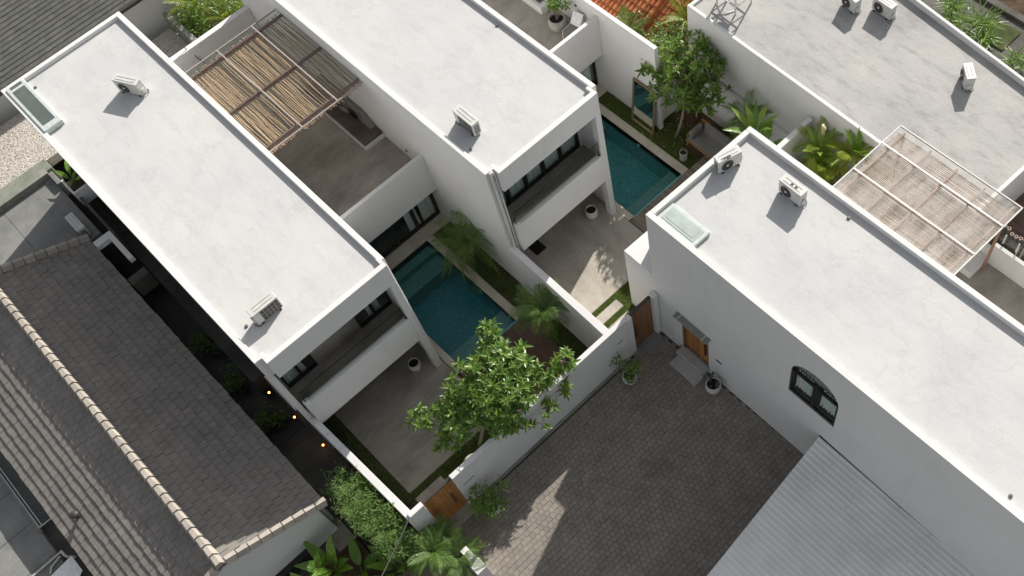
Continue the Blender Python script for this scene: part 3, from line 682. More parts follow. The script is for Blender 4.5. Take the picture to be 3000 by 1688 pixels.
# ================================================================== pergola of the right villa
PC = thing('pergola', 'clear-roofed slatted bamboo pergola with white bars behind the right villa', 'pergola', (-10.17, 16.15, 0), CY)
for u in (.25, 1.28, 2.31, 3.36, 4.40): B(u - .032, u + .032, -.40, 3.12, 6.295, 6.375).build('rafter', 'rafter2', PC, bevel=.005)
protos = pole_meshes(4.5, 10, .018, 'bamboo2', .010)
v = -.36; k = 0
while v < 3.08:
    q = protos[k % 10]; mt = Matrix.Translation((.06 + rnd(-.05, .05), v, 6.272)) @ Matrix.Rotation(rnd(-.005, .005), 4, 'Z')
    if k < 10: q.parent = PC; q.matrix_local = mt
    else: part(q, PC, mt)
    v += .058 + rnd(-.006, .012); k += 1
for a, b_ in ((-.42, .92), (.98, 2.27), (2.33, 3.20)): B(.0, 4.60, a, b_, 6.40, 6.408).build('clear_sheet', 'polycarb', PC)
for vv in (.95, 2.30): B(-.02, 4.62, vv - .03, vv + .03, 6.41, 6.44).build('glazing_bar', 'alu', PC)
B(-.03, 4.64, 3.20, 3.235, 6.38, 6.43).build('glazing_bar', 'alu', PC); B(4.602, 4.64, -.42, 3.198, 6.38, 6.43).build('glazing_bar', 'alu', PC); B(-.04, -.002, -.42, 3.198, 6.38, 6.42).build('glazing_bar', 'alu', PC)
for u, v_ in ((.3, 3.0), (4.35, 3.0)): B(u - .04, u + .04, v_ - .04, v_ + .04, 2.95, 6.25).build('post', 'rafter2', PC)
for n_, (u, v_, rx_, ry_, lab) in enumerate(((1.15, 2.0, .30, .62, 'left of the others, nearest the palms'), (1.95, 1.6, .24, .48, 'second from the palms'), (3.05, 1.25, .20, .55, 'nearest the open end'), (2.9, .45, .22, .45, 'by the villa wall, middle'), (1.8, .25, .14, .28, 'smallest, by the villa wall'))):
    o = MB()
    for w_ in range(9):
        rr = 1 - (w_ / 9) ** 2 * .75
        o.add([(rx_ * rr * math.cos(a / 14 * 6.28318), ry_ * rr * math.sin(a / 14 * 6.28318), w_ * .05) for a in range(14)] + [(rx_ * (rr - .03) * math.cos(a / 14 * 6.28318), ry_ * (rr - .03) * math.sin(a / 14 * 6.28318), w_ * .05 + .035) for a in range(14)], [(a, (a + 1) % 14, 14 + (a + 1) % 14, 14 + a) for a in range(14)])
    o = o.build('woven_shade', 'bamboo'); tag(o, 'oval woven lamp shade seen through the slatted pergola, ' + lab, 'lamp shade', 'woven shades under the right pergola')
    o.matrix_world = Matrix.Translation((-10.17, 16.15, 0)) @ Matrix.Rotation(CY, 4, 'Z') @ Matrix.Translation((u, v_, 5.55))

# ================================================================== flat grey-roofed house behind
DY = R(-2.2)
D = thing('neighbour_house', 'neighbour house with a weathered grey concrete roof at upper right', 'house', (-20.0, 19.80, 0), DY)
B(0, 13.3, 0, .14, -.05, 4.90).build('wall', 'white', D, bevel=.012)
B(0, .14, .14, 6.6, -.05, 4.89).build('wall', 'white', D, bevel=.012)
B(13.16, 13.3, .14, 5.3, -.05, 4.98).build('wall', 'white', D, bevel=.012)
MB().prism([(.14, .14), (13.16, .14), (13.16, 5.06), (.14, 6.15)], 4.4, 4.80).build('roof', 'croof', D)
MB().prism([(.14, 6.13), (13.3, 5.04), (13.3, 5.17), (.14, 6.27)], -.05, 5.02).build('parapet', 'white', D, bevel=.012)
dl = thing('garden_wall', 'low white wall with a stained top in front of the grey-roofed neighbour', 'wall', (-20.0, 19.57, 0), R(-1.6))
B(.9, 6.2, 0, .17, -.05, 2.25).build('wall', 'white', dl, bevel=.012)
dw = thing('light_well', 'small white-walled light well between plants and grey roof', 'wall')
B(-13.72, -13.52, 16.6, 19.42, -.05, 4.0).build('wall', 'white', dw, bevel=.012)
B(-13.518, -11.0, 17.9, 18.05, -.05, 3.0).build('wall', 'white', dw, bevel=.012)
B(-13.5, -12.5, 18.06, 19.3, 1.0, 1.05).build('floor', 'black', dw)  # black sheet painted in for the darkness of the deep well
# planted strip edges and path behind the grey-roofed house
slab('back_path', 'darkconc', -20, -2, 27.6, 31.6, 0.0)  # dark concrete stands in for the shade falling on this path
slab('back_kerb', 'darkconc', -20, -2, 31.65, 31.95, 0.14)  # shade put into the dark tone of the kerb as well
tag(B(-13.4, -12.0, 29.9, 31.2, 0.0, .06).build('drain_cover', 'turf', bevel=.02), 'mossy square slab lying in the path at far upper right', 'slab')
tag(B(-11.2, -10.9, 31.5, 33.4, 0.0, 2.2).build('boundary_wall', 'white', bevel=.01), 'stub of white wall at the far upper right corner', 'wall')

# dark terrace with railing at the right edge
slab_t = thing('neighbour_terrace', 'dark timber terrace with glass railing at the right edge', 'terrace')
B(-6.6, 2, 19.75, 28, 2.4, 2.9).build('floor', 'darkconc', slab_t)
for k in range(12): B(-6.58, 2, 19.8 + k * .3, 19.8 + k * .3 + .285, 2.9, 2.925).build('board', 'deckdark', slab_t)
for k in range(9): B(-6.2 + k * .5, -6.16 + k * .5, 19.62, 19.66, 3.9, 4.35).build('railing_post', 'alu', slab_t)
B(-6.3, 0, 19.635, 19.645, 3.95, 4.3).build('pane', 'roofglass', slab_t)
pf_ = thing('post_fence', 'row of round dark posts with pale ring tops at the right edge', 'fence')
for k in range(26):
    x = -6.0 + k * .16; h = 3.9 + rnd(-.1, .12)
    p_ = MB().tube([(x, 20.15, 2.9), (x + rnd(-.01, .01), 20.15, h)], .06, 8).build('post', 'darkconc', pf_, smooth=False)
    MB().lathe((x, 20.15, h), [(.065, 0), (.065, .03), (.045, .032), (.03, .01)], 10).build('ring', 'ring', p_)
ch = thing('garden_chair', 'pale tubular garden chair on the dark terrace at the right edge', 'chair', (-5.3, 21.0, 2.93), R(20))
MB().tube([(0, 0, 0), (0, .05, .75), (.5, .05, .75), (.5, 0, 0)], .018, 6).build('back_frame', 'alu', ch)
MB().tube([(0, -.5, 0), (0, -.5, .42), (.5, -.5, .42), (.5, -.5, 0)], .018, 6).build('front_frame', 'alu', ch)
B(0, .5, -.5, .02, .40, .43).build('seat', 'concrete', ch); B(.02, .48, .03, .06, .45, .74).build('backrest', 'concrete', ch)

# ================================================================== shingle house at lower left
HF = thing('shingled_house', 'low gabled house with beige shingle roof and pale ridge tiles at lower left', 'house')
RX0, RX1, RYL, RYM, RYR, ZE, ZG = -30.85, -15.82, -8.13, -4.82, -1.47, 2.30, 3.68
sl_ = math.atan2(ZG - ZE, RYR - RYM); LS = math.hypot(ZG - ZE, RYR - RYM)
def gab(x0, x1, d): return [(x0, RYL, ZE - d), (x0, RYM, ZG - d), (x0, RYR, ZE - d), (x1, RYL, ZE - d), (x1, RYM, ZG - d), (x1, RYR, ZE - d)]
rf = MB(); a = gab(RX0, RX1, 0); b = gab(RX0, RX1, .14)
rf.add(a + b, [(0, 1, 4, 3), (1, 2, 5, 4), (6, 9, 10, 7), (7, 10, 11, 8), (0, 3, 9, 6), (2, 8, 11, 5), (0, 6, 7, 1), (1, 7, 8, 2), (3, 4, 10, 9), (4, 5, 11, 10)])
roofF = rf.build('roof', 'shingle', HF)
wl = MB(); wl.add([(-15.96, RYL + .3, -.05), (-15.96, RYR - .35, -.05), (-15.96, RYR - .35, ZE + .02), (-15.96, RYM, ZG - .16), (-15.96, RYL + .3, ZE + .02)] + [(-16.14, RYL + .3, -.05), (-16.14, RYR - .35, -.05), (-16.14, RYR - .35, ZE + .02), (-16.14, RYM, ZG - .16), (-16.14, RYL + .3, ZE + .02)], [(0, 1, 2, 3, 4), (9, 8, 7, 6, 5), (0, 5, 6, 1), (1, 6, 7, 2), (4, 9, 5, 0)])
wl.build('wall', 'white', HF); B(-30.6, -16.32, -1.85, -1.7, -.6, 2.1).build('wall', 'white', HF); B(-30.6, -16.32, -7.9, -7.75, -.6, 2.1).build('wall', 'white', HF)
SW, SH, ST = .275, .318, .052
def shingle_mesh(w, l, t_):
    h = w / 2 - .003
    return [(-h, 0, t_), (h, 0, t_), (h, l, .003), (-h, l, .003), (-h, 0, 0), (h, 0, 0)], [(0, 1, 2, 3), (4, 5, 1, 0), (1, 5, 2), (0, 3, 4)]
nrow = int(LS / SH) + 1
variants = [shingle_mesh(SW * rnd(.96, 1.0), SH * 1.12, ST * rnd(.9, 1.15)) for _ in range(6)]
tiles = []
for side in (0, 1):
    for r_ in range(nrow):
        n = int((RX1 - RX0) / SW)
        for c_ in range(n):
            x = RX0 + .08 + SW * (c_ + .5 + .5 * (r_ % 2)) + rnd(-.006, .006)
            if x > RX1 - .1: continue
            d = r_ * SH + rnd(-.014, .014)
            l = min(SH * 1.12, LS - d)
            if l < .1: continue
            ey = RYR if side else RYL; sg = -1 if side else 1
            base = Matrix.Translation((x, ey + sg * d * math.cos(sl_), ZE + d * math.sin(sl_) + .002))
            rot = Matrix.Rotation(sl_, 4, 'X') if not side else Matrix.Rotation(math.pi, 4, 'Z') @ Matrix.Rotation(sl_, 4, 'X')
            tiles.append((base @ rot @ Matrix.Rotation(rnd(-.006, .006), 4, 'Z'), min(1, l / (SH * 1.12)), x, ey + sg * d))
tiles.sort(key=lambda q: -q[2])
pro = [MB().add(*vv).build('shingle', 'shingle', roofF) for vv in variants]
rest = MB()
for n, (mt, sc, x, yy) in enumerate(tiles):
    mt = mt @ Matrix.Diagonal((1, sc, 1, 1))
    if n < 6: pro[n].matrix_local = mt
    elif n < 300: part(random.choice(pro), roofF, mt)
    else:
        vv = random.choice(variants); rest.add([mt @ Vector(p) for p in vv[0]], vv[1])
rest.build('shingles', 'shingle', roofF, kind='stuff')
def ridge_tile(L, w, h):
    e = [(-w, -h * .9), (-w * .45, h * .55), (w * .45, h * .55), (w, -h * .9)]
    vs = [(x, y_, z_) for x in (0, L) for y_, z_ in e]; k = .86
    vs[4:] = [(L, y_ * k, z_ * k - h * .1) for y_, z_ in e]
    return vs, [(0, 1, 5, 4), (1, 2, 6, 5), (2, 3, 7, 6), (0, 3, 2, 1), (4, 5, 6, 7)]
rv = ridge_tile(.40, .17, .17)
rp = None
def ridge_line(p0, p1, n_, parent, up=.03):
    global rp
    p0, p1 = Vector(p0), Vector(p1); d = (p1 - p0); L = d.length / n_
    rot = d.to_track_quat('X', 'Z').to_matrix().to_4x4()
    for k in range(n_):
        mt = Matrix.Translation(p0 + d * (k / n_) + Vector((0, 0, up))) @ rot @ Matrix.Rotation(rnd(-.02, .02), 4, 'X') @ Matrix.Diagonal((L / .40 * .89, 1, .9, 1))
        if rp is None: rp = MB().add(*rv).build('ridge_tile', 'ridgetile', parent); rp.matrix_local = mt
        else: part(rp, parent, mt, 'ridge_tile')
ridge_line((RX1 + .05, RYM, ZG + .19), (RX0, RYM, ZG + .19), 38, roofF)
B(RX0, RX1, RYM - .10, RYM + .10, ZG - .06, ZG + .14).build('ridge_bed', 'shingle', roofF)
ridge_line((RX1 - .04, RYR + .05, ZE + .10), (RX1 - .04, RYM + .15, ZG + .08), 9, roofF)
ridge_line((RX1 - .04, RYL - .05, ZE + .10), (RX1 - .04, RYM - .15, ZG + .08), 9, roofF)
ridge_line((RX0 + .02, RYR + .05, ZE + .10), (RX0 + .02, RYM + .15, ZG + .08), 9, roofF)
for (xx, ya, za, yb, zb) in ((RX1 - .04, RYR + .03, ZE + .02, RYM + .1, ZG + .02), (RX1 - .04, RYL - .03, ZE + .02, RYM - .1, ZG + .02), (RX0 + .02, RYR + .03, ZE + .02, RYM + .1, ZG + .02)):
    MB().tube([(xx, ya, za + .02), (xx, yb, zb + .02)], .12, 6).build('verge_bed', 'shingle', roofF)
vent = thing('roof_vent', 'dark round vent pipe standing on the striped side of the shingle roof', 'vent', (-21.2, -7.40, 2.52))
MB().tube([(0, 0, 0), (0, 0, .30)], .07, 12).build('pipe', 'bronze', vent); MB().lathe((0, 0, .30), [(.13, 0), (.15, .05), (.12, .10), (.03, .13), (0, .13)], 14).build('cowl', 'bronze', vent, smooth=True)

# concrete yard roof left of the shingle house, skylight strip, pipes
HL = thing('flat_roof_annex', 'grey jointed concrete flat roof at the lower left corner', 'roof')
for i in range(8):
    for j in range(3):
        B(-31 + i * 1.55, -31 + i * 1.55 + 1.53, -8.95 - 2.6 * (j + 1) + .02, -8.95 - 2.6 * j, .9, 1.2 - .002 * ((i + j) % 2)).build('panel', 'concrete', HL)
B(-31, -18.6, -8.95, -8.02, .8, .95).build('gutter_floor', 'darkconc', HL)
gs = thing('glass_canopy', 'long framed glass strip below the eaves at the left edge', 'canopy')
B(-28.5, -22.75, -8.85, -8.35, 1.40, 1.41).build('pane', 'glass', gs)
for yy in (-8.86, -8.76): B(-28.5, -22.72, yy, yy + .025, 1.411, 1.44).build('rail', 'alu', gs)
B(-22.745, -22.715, -8.834, -8.36, 1.411, 1.438).build('rail', 'alu', gs); B(-28.5, -22.7, -8.95, -8.88, 1.2, 1.40).build('kerb', 'concrete', gs)
pp = thing('pipe_run', 'pale pvc pipe with elbow beside the white awning at lower left', 'pipe')
MB().tube([(-21.55, -8.8, 1.27), (-21.5, -10.6, 1.27)], .03, 8).build('pipe', 'pipe', pp); MB().tube([(-21.55, -8.78, 1.3), (-21.3, -8.75, 1.35), (-21.2, -8.72, 1.30), (-21.15, -8.6, 1.1)], .045, 8).build('elbow', 'pipe', pp)
MB().tube([(-21.45, -8.9, 1.25), (-21.35, -9.3, 1.24), (-21.15, -9.45, 1.26)], .03, 8).build('pipe', 'pipe', pp)
aw_ = thing('awning', 'white fabric awning over the yard at the lower left edge', 'awning')
MB().add([(-21.0, -8.55, 1.52), (-20.3, -8.55, 1.52), (-19.6, -9.9, 1.30), (-21.0, -9.9, 1.30), (-21.0, -8.55, 1.49), (-20.3, -8.55, 1.49), (-19.6, -9.9, 1.27), (-21.0, -9.9, 1.27)], [(0, 3, 2, 1), (4, 5, 6, 7), (0, 1, 5, 4), (1, 2, 6, 5), (2, 3, 7, 6), (3, 0, 4, 7)]).build('cloth', 'wirewhite', aw_)
# flat roof with air conditioner behind the shingle house
HH = thing('flat_roof_house', 'small grey concrete flat roof with kerbs at the left edge', 'house')
for j in range(4): B(-34.85, -31.05, -1.0 - 2.2 * (j + 1) + .015, -1.0 - 2.2 * j, 1.6, 2.0 - .002 * (j % 2)).build('panel', 'concrete', HH)
B(-35.25, -34.87, -9.8, -.95, 1.2, 2.28).build('parapet', 'mossy', HH, bevel=.01); B(-35.9, -35.26, -9.8, -.70, 1.2, 2.05).build('ledge', 'mossy', HH, bevel=.01)
B(-34.86, -34.1, -.98, -.80, 1.5, 2.25).build('parapet', 'concrete', HH, bevel=.01)
B(-34.0, -30.5, -.72, -.62, 1.0, 2.05).build('wall', 'darkconc', HH)
B(-30.42, -30.10, -1.44, -.70, 2.22, 2.45).build('parapet', 'white', HH, bevel=.01); B(-30.098, -28.7, -.90, -.70, 2.22, 2.45).build('parapet', 'white', HH, bevel=.01)
pl_ = thing('planter_box', 'white planter box squeezed against the left villa wall', 'planter')
B(-34.05, -33.15, -.79, -.71, 1.6, 2.35).build('side', 'white', pl_); B(-33.15, -33.06, -.79, -.16, 1.6, 2.35).build('side', 'white', pl_); B(-34.05, -33.16, -.70, -.16, 1.6, 2.1).build('soil', 'soil', pl_)
# ledge, steps and lamps in the dark alley
struct(B(-33, -22.6, -.66, -.136, -1.0, .3).build('alley_ledge', 'darkconc')); struct(B(-22.59, -18.6, -.30, -.136, -1.0, -.1).build('alley_ledge', 'darkconc')); struct(B(-30.1, -29.7, -1.5, -.72, -1.0, .25).build('alley_sill', 'terrace'))
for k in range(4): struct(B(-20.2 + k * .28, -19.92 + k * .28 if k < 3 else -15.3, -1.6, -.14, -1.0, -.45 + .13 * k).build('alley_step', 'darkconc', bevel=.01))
for (x, y_, lab) in ((-18.75, -.33, 'nearest the bamboo'), (-20.4, -.40, 'faint one in the middle'), (-21.9, -.47, 'farthest from the bamboo')):
    l = thing('path_lamp', 'small glowing warm lamp in the dark alley, ' + lab, 'lamp', (x, y_, .1), 0, 'lamps in the dark alley')
    MB().tube([(0, 0, -.3), (0, 0, .03)], .012, 6).build('stem', 'bronze', l)
    MB().lathe((0, 0, .03), [(0, 0), (.035, .01), (.045, .04), (.03, .07), (0, .08)], 10).build('bulb', 'lamp', l, smooth=True)
struct(B(-16.3, -15.28, -2.3, -1.60, -.06, .04).build('path', 'terrace')); 
pb_ = thing('planter_box', 'black rectangular planter below the white gable wall', 'planter')
B(-16.05, -15.75, -4.6, -2.95, -.05, .55).build('box', 'black', pb_, bevel=.01)
struct(B(-15.27, -13.3, -7, -1.6, -.3, -.02).build('planting_bed', 'soil'))
# ================================================================== slate roof at upper left, gravel strips
HG = thing('slate_house', 'house with dark slate shingle roof at the upper left corner', 'house')
GX, GZ, GS = -39.3, 3.0, R(24)
g_ = MB().add([(GX, -14, GZ), (GX, 11, GZ), (GX - 9, 11, GZ + 9 * math.tan(GS)), (GX - 9, -14, GZ + 9 * math.tan(GS)), (GX, -14, GZ - .2), (GX, 11, GZ - .2), (GX - 9, 11, GZ - .2), (GX - 9, -14, GZ - .2)], [(0, 1, 2, 3), (4, 7, 6, 5), (0, 4, 5, 1), (1, 5, 6, 2), (0, 3, 7, 4)])
roofG = g_.build('roof', 'gshingle', HG)
B(GX - 8, GX - .5, -13, 10.6, -.05, GZ - .21).build('wall', 'white', HG)
gt_ = []
GW, GH = .27, .20
for r_ in range(33):
    for c_ in range(66):
        yy = -8.0 + GW * (c_ + .5 * (r_ % 2)); d = r_ * GH
        gt_.append(Matrix.Translation((GX - d * math.cos(GS), yy + rnd(-.006, .006), GZ + d * math.sin(GS) + .002)) @ Matrix.Rotation(R(90), 4, 'Z') @ Matrix.Rotation(GS, 4, 'X') @ Matrix.Rotation(rnd(-.02, .02), 4, 'Z'))
gt_.sort(key=lambda m: m.translation.x * -1 + abs(m.translation.y - 2) * .3)
gv = [shingle_mesh(GW * .98, GH * 1.1, .028 * rnd(.8, 1.2)) for _ in range(5)]
gp_ = [MB().add(*v).build('shingle', 'gshingle', roofG) for v in gv]; rest = MB()
for n, mt in enumerate(gt_):
    if n < 5: gp_[n].matrix_local = mt
    elif n < 300: part(random.choice(gp_), roofG, mt)
    else:
        vv = random.choice(gv); rest.add([mt @ Vector(p) for p in vv[0]], vv[1])
rest.build('shingles', 'gshingle', roofG, kind='stuff')
B(GX + .02, GX + .16, -14, 11, GZ - .12, GZ + .02).build('gutter', 'bronze', HG)
def gravel(x0, x1, y0, y1, z, n):
    g = struct(B(x0, x1, y0, y1, z - .4, z).build('gravel_bed', 'gravel'))
    m = MB(); r_ = random.Random(5)
    for k in range(n):
        x, y_, s_ = r_.uniform(x0, x1), r_.uniform(y0, y1), r_.uniform(.012, .03)
        m.add([(x + s_ * r_.uniform(.6, 1.2), y_, z), (x - s_ * .5, y_ + s_ * r_.uniform(.5, 1), z), (x - s_ * .5, y_ - s_ * r_.uniform(.5, 1), z), (x + s_ * .1, y_, z + s_ * 1.1)], [(0, 1, 3), (1, 2, 3), (2, 0, 3)])
    m.build('gravel', 'gravel_stone', g, kind='stuff')
gravel(-39.0, -35.92, -6, 0.6, 1.9, 9000)
gravel(-39.0, -34.22, .62, 6.9, 1.2, 9000)
gb = thing('concrete_beam', 'pale concrete beam lying on the gravel behind the left villa', 'beam')
B(-39.0, -35.1, 6.92, 7.16, .8, 2.0).build('beam', 'concrete', gb, bevel=.02)
B(-39.0, -34.1, 7.2, 13, .3, 1.0).build('hedge_bed', 'soil')['kind'] = 'structure'
wr = thing('wire_frame', 'thin dark rail frame above the back parapet of the roof terrace', 'railing')
MB().tube([(-33.72, 5.1, 3.0), (-33.78, 5.1, 4.5), (-33.9, 5.9, 4.6), (-33.6, 6.3, 3.3)], .018, 6).build('rail', 'bronze', wr); MB().tube([(-33.75, 5.1, 3.9), (-33.72, 6.05, 4.0)], .012, 6).build('rail', 'bronze', wr)

# ================================================================== orange tiled roof at the top
HE = thing('tiled_house', 'house with bright orange clay tile roof at the top edge', 'house')
es = R(24)
e_ = MB().add([(-30, 19.2, 2.35), (-20.6, 19.2, 2.35), (-20.6, 25.2, 2.35 + 6 * math.tan(es)), (-30, 25.2, 2.35 + 6 * math.tan(es)), (-30, 19.2, 2.2), (-20.6, 19.2, 2.2), (-20.6, 25.2, 2.2), (-30, 25.2, 2.2)], [(0, 1, 2, 3), (4, 7, 6, 5), (0, 4, 5, 1), (1, 5, 6, 2)])
roofE = e_.build('roof', 'otile', HE); B(-29.7, -20.9, 19.6, 25, -.05, 2.19).build('wall', 'white', HE)
def barrel(w, l):
    vs = []; n = 6
    for yy, k in ((0, 1.0), (l, .86)):
        for i in range(n + 1):
            a = math.pi * i / n; vs.append((-w / 2 * math.cos(a) * k, yy, .055 * math.sin(a) * k + (.03 if yy == 0 else .0)))
    fs = [(i, i + 1, n + 2 + i, n + 1 + i) for i in range(n)] + [tuple(range(n + 1))[::-1]]
    return vs, fs
bt = barrel(.21, .36); ep = None
for r_ in range(12):
    for c_ in range(25):
        mt = Matrix.Translation((-26.0 + c_ * .215, 19.2 + r_ * .32 * math.cos(es), 2.36 + r_ * .32 * math.sin(es))) @ Matrix.Rotation(es, 4, 'X') @ Matrix.Rotation(rnd(-.03, .03), 4, 'Z')
        if ep is None: ep = MB().add(*bt).build('roof_tile', 'otile', roofE); ep.matrix_local = mt
        else: part(ep, roofE, mt)
hp = MB().add(*ridge_tile(.40, .15, .14)).build('hip_tile', 'otile', roofE)
for k in range(9):
    mt = Matrix.Translation((-22.15 - k * .03, 19.25 + k * .36, 2.52 + k * .17)) @ Matrix.Rotation(R(93), 4, 'Z') @ Matrix.Rotation(R(-24), 4, 'Y')
    if k == 0: hp.matrix_local = mt
    else: part(hp, roofE, mt)

# ================================================================== corrugated carport roof
CRT = thing('carport', 'pale grey corrugated metal carport roof against the right villa', 'carport')
ridge_pitch = .19
def corr(y0, y1, xa, xb, z0, z1):
    m = MB(); prof = []; y = y0
    while y < y1 - .001:
        prof += [(y, 0), (y + ridge_pitch * .46, 0), (y + ridge_pitch * .58, .026), (y + ridge_pitch * .88, .026)]; y += ridge_pitch
    prof.append((min(y, y1 + .02), 0)); vs = []
    for (yy, zz) in prof: vs += [(xa(yy), yy, z0 + zz), (xb, yy, z1 + zz)]
    m.add(vs, [(2 * k, 2 * k + 1, 2 * k + 3, 2 * k + 2) for k in range(len(prof) - 1)])
    vs2 = [(x, y_, z_ - .004) for x, y_, z_ in vs]; m.add(vs2, [(2 * k + 2, 2 * k + 3, 2 * k + 1, 2 * k) for k in range(len(prof) - 1)])
    return m
xe = lambda yy: -5.90 + (11.08 - yy) * .088
yy = 11.03; k = 0
while yy > 0:
    corr(yy - .95, yy, xe, 6.0, 2.30 - .006 * (k % 2) , 1.66 - .006 * (k % 2)).build('metal_sheet', 'metal', CRT); yy -= .95; k += 1
scr = MB(); rr_ = random.Random(3)
for i in range(9):
    for j in range(27):
        x = -5.0 + i * 1.2 + rr_.uniform(-.03, .03); y_ = 10.96 - j * .38 + rr_.uniform(-.01, .01); z_ = 2.30 + (x + 5.9) / 11.9 * -.64 + .02
        if rr_.random() < .8: scr.lathe((x, y_, z_), [(.014, 0), (.014, .016), (0, .02)], 5)
scr.build('screws', 'bronze', CRT, kind='stuff')
MB().add([(-5.92, 11.085, 2.36), (6, 10.96, 1.72), (6, 10.90, 1.70), (-5.92, 11.02, 2.345)], [(0, 1, 2, 3)]).build('flashing', 'black', CRT)
for k in range(3): B(-5.3 + .3 * k, -5.2 + .3 * k, 10.9 - 3.6 * k - .1, 10.9 - 3.6 * k, -.05, 2.2).build('post', 'bronze', CRT)

# ================================================================== air conditioners
def ac_unit(label, loc, yaw, w=.88, back_open=False, glyph=None, bracket=False):
    d, h = .31, .56
    t_ = thing('air_conditioner', label, 'air conditioner', loc, R(yaw), 'air conditioners on the roofs')
    B(0, w, .0, d, .05, h).build('casing', 'acwhite', t_, bevel=.018)
    lid = B(-.012, w + .012, -.012, d + .012, h - .002, h + .03).build('lid', 'acwhite', t_, bevel=.012)
    for yy in (.07, .2): B(.10, w - .12, yy, yy + .012, h + .030, h + .036).build('rib', 'acgrey', lid)
    cx, cz, r = w * .36, .30, .215
    MB().lathe((0, 0, 0), [(r + .02, .0), (r + .02, .018), (r, .022)], 28).build('fan_rim', 'acwhite', t_).matrix_local = Matrix.Translation((cx, -.0005, cz)) @ Matrix.Rotation(R(90), 4, 'X')
    fan = MB().lathe((0, 0, 0), [(r, .004), (0, .006)], 28).build('fan_grille', 'acgrey', t_); fan.matrix_local = Matrix.Translation((cx, -.004, cz)) @ Matrix.Rotation(R(90), 4, 'X')
    g = MB()
    for q in (.05, .085, .12, .155, .19): g.lathe((0, 0, .012), [(q, 0), (q + .008, .006), (q + .016, 0)], 24)
    for a in range(4):
        c_, s_ = math.cos(a * math.pi / 4), math.sin(a * math.pi / 4); g.add([(-r * c_ - .004 * s_, -r * s_ + .004 * c_, .02), (r * c_ - .004 * s_, r * s_ + .004 * c_, .02), (r * c_ + .004 * s_, r * s_ - .004 * c_, .02), (-r * c_ + .004 * s_, -r * s_ - .004 * c_, .02)], [(0, 1, 2, 3)])
    g.build('ring', 'bronze', fan)
    MB().lathe((0, 0, .014), [(.045, 0), (.04, .02), (0, .022)], 14).build('hub', 'acwhite', fan)
    coil = B(.05, w * .74, d + .001, d + .012, .09, h - .03).build('coil', 'acfin', t_)
    gr = MB()
    for i in range(1, 5): gr.box(.05 + (w * .74 - .05) * i / 5 - .004, .05 + (w * .74 - .05) * i / 5 + .004, d + .012, d + .017, .09, h - .03)
    for i in range(1, 3): gr.box(.05, w * .74, d + .012, d + .0165, .09 + (h - .12) * i / 3 - .003, .09 + (h - .12) * i / 3 + .003)
    gr.build('guard', 'acwhite', coil)
    sg = MB()
    for i in range(2):
        for j in range(5): sg.box(-.006, .004, .06 + i * .10, .14 + i * .10, .12 + j * .075, .165 + j * .075)
    sg.build('side_louvre', 'acfin', t_)
    B(w, w + .06, .06, .20, .10, .30).build('valve_cover', 'acwhite', t_, bevel=.012)
    MB().tube([(w + .03, .13, .12), (w + .08, .17, .05), (w + .06, .26, .02), (w - .05, .36, .02)], .014, 6).build('hose', 'acgrey', t_, smooth=True)
    for x in (.10, w - .18): B(x, x + .08, -.02, d + .02, .002, .05).build('foot', 'bronze', t_)
    if glyph:
        if glyph == 'squares':
            for x in (.36, .52): B(x, x + .09, .10, .18, h + .0305, h + .034).build('marking', 'black', lid)
        else:
            c_ = bpy.data.curves.new('marking', 'FONT'); c_.body = glyph; c_.size = .17; c_.extrude = .002; c_.offset = .006
            o = bpy.data.objects.new('marking', c_); C.objects.link(o); o.data.materials.append(M['black'])
            bpy.context.view_layer.update(); dg = bpy.context.evaluated_depsgraph_get()
            me = bpy.data.meshes.new_from_object(o.evaluated_get(dg)); bpy.data.objects.remove(o)
            o = bpy.data.objects.new('marking', me); C.objects.link(o); o.parent = lid; o.location = (.14, .02, h + .033)
    return t_
ac_unit('air conditioner standing askew on the left villa roof near the skylight', (-30.95, 2.80, ZR), 27, .98)
ac_unit('air conditioner showing its dark coil at the front corner of the left villa roof', (-19.80, 1.66, ZR), -90, .92)
ac_unit('air conditioner by the left edge of the middle villa roof', (-19.95, 10.14, ZR), 180, .98)
ac_unit('air conditioner with dark lettering on its lid at the corner of the right villa roof', (-12.85, 13.83, CR), 74, .84, glyph='enga')
ac_unit('air conditioner with two dark squares on its lid on the right villa roof', (-11.10, 14.58, CR), -2, .88, glyph='squares')
ac_unit('large air conditioner beside a coil of cable on the grey concrete roof', (-14.86, 24.05, 4.80), -3, .86)
ac_unit('smaller air conditioner cut by the top edge on the grey concrete roof', (-15.84, 23.54, 4.80), -9, .70)
ac_unit('lone air conditioner turned sideways on the right half of the grey concrete roof', (-10.64, 23.61, 4.80), -42, .70)
ac_unit('air conditioner in shade on the small flat roof at the left edge', (-31.18, -1.27, 2.0), 180, .94)
ac_unit('air conditioner half cut by the left edge beside the gravel', (-36.4, -3.9, 1.9), 150, .9)
# steel rack at the back corner of the grey roof
rk = thing('steel_rack', 'rusty white steel rack with pipes at the top corner of the grey roof', 'rack', (-19.35, 20.75, 4.80), R(-4))
for x in (0, .95):
    for y_ in (0, .8): MB().tube([(x, y_, 0), (x, y_, 1.2)], .035, 6).build('leg', 'alu', rk)
for z_ in (.35, .8, 1.2):
    MB().tube([(0, 0, z_), (.95, 0, z_), (.95, .8, z_), (0, .8, z_), (0, 0, z_)], .03, 6).build('frame', 'alu', rk)
MB().tube([(0, 0, .1), (.95, .8, 1.1)], .02, 6).build('brace', 'alu', rk)
MB().lathe((.48, .42, .82), [(.30, 0), (.34, .1), (.34, .42), (.2, .55), (0, .58)], 18).build('tank', 'acwhite', rk, smooth=True)
MB().tube([(.2, .1, .8), (.15, -.25, .5), (.4, -.3, .1), (.7, -.2, .03), (.8, .1, .02)], .022, 6).build('hose', 'alu', rk, smooth=True)
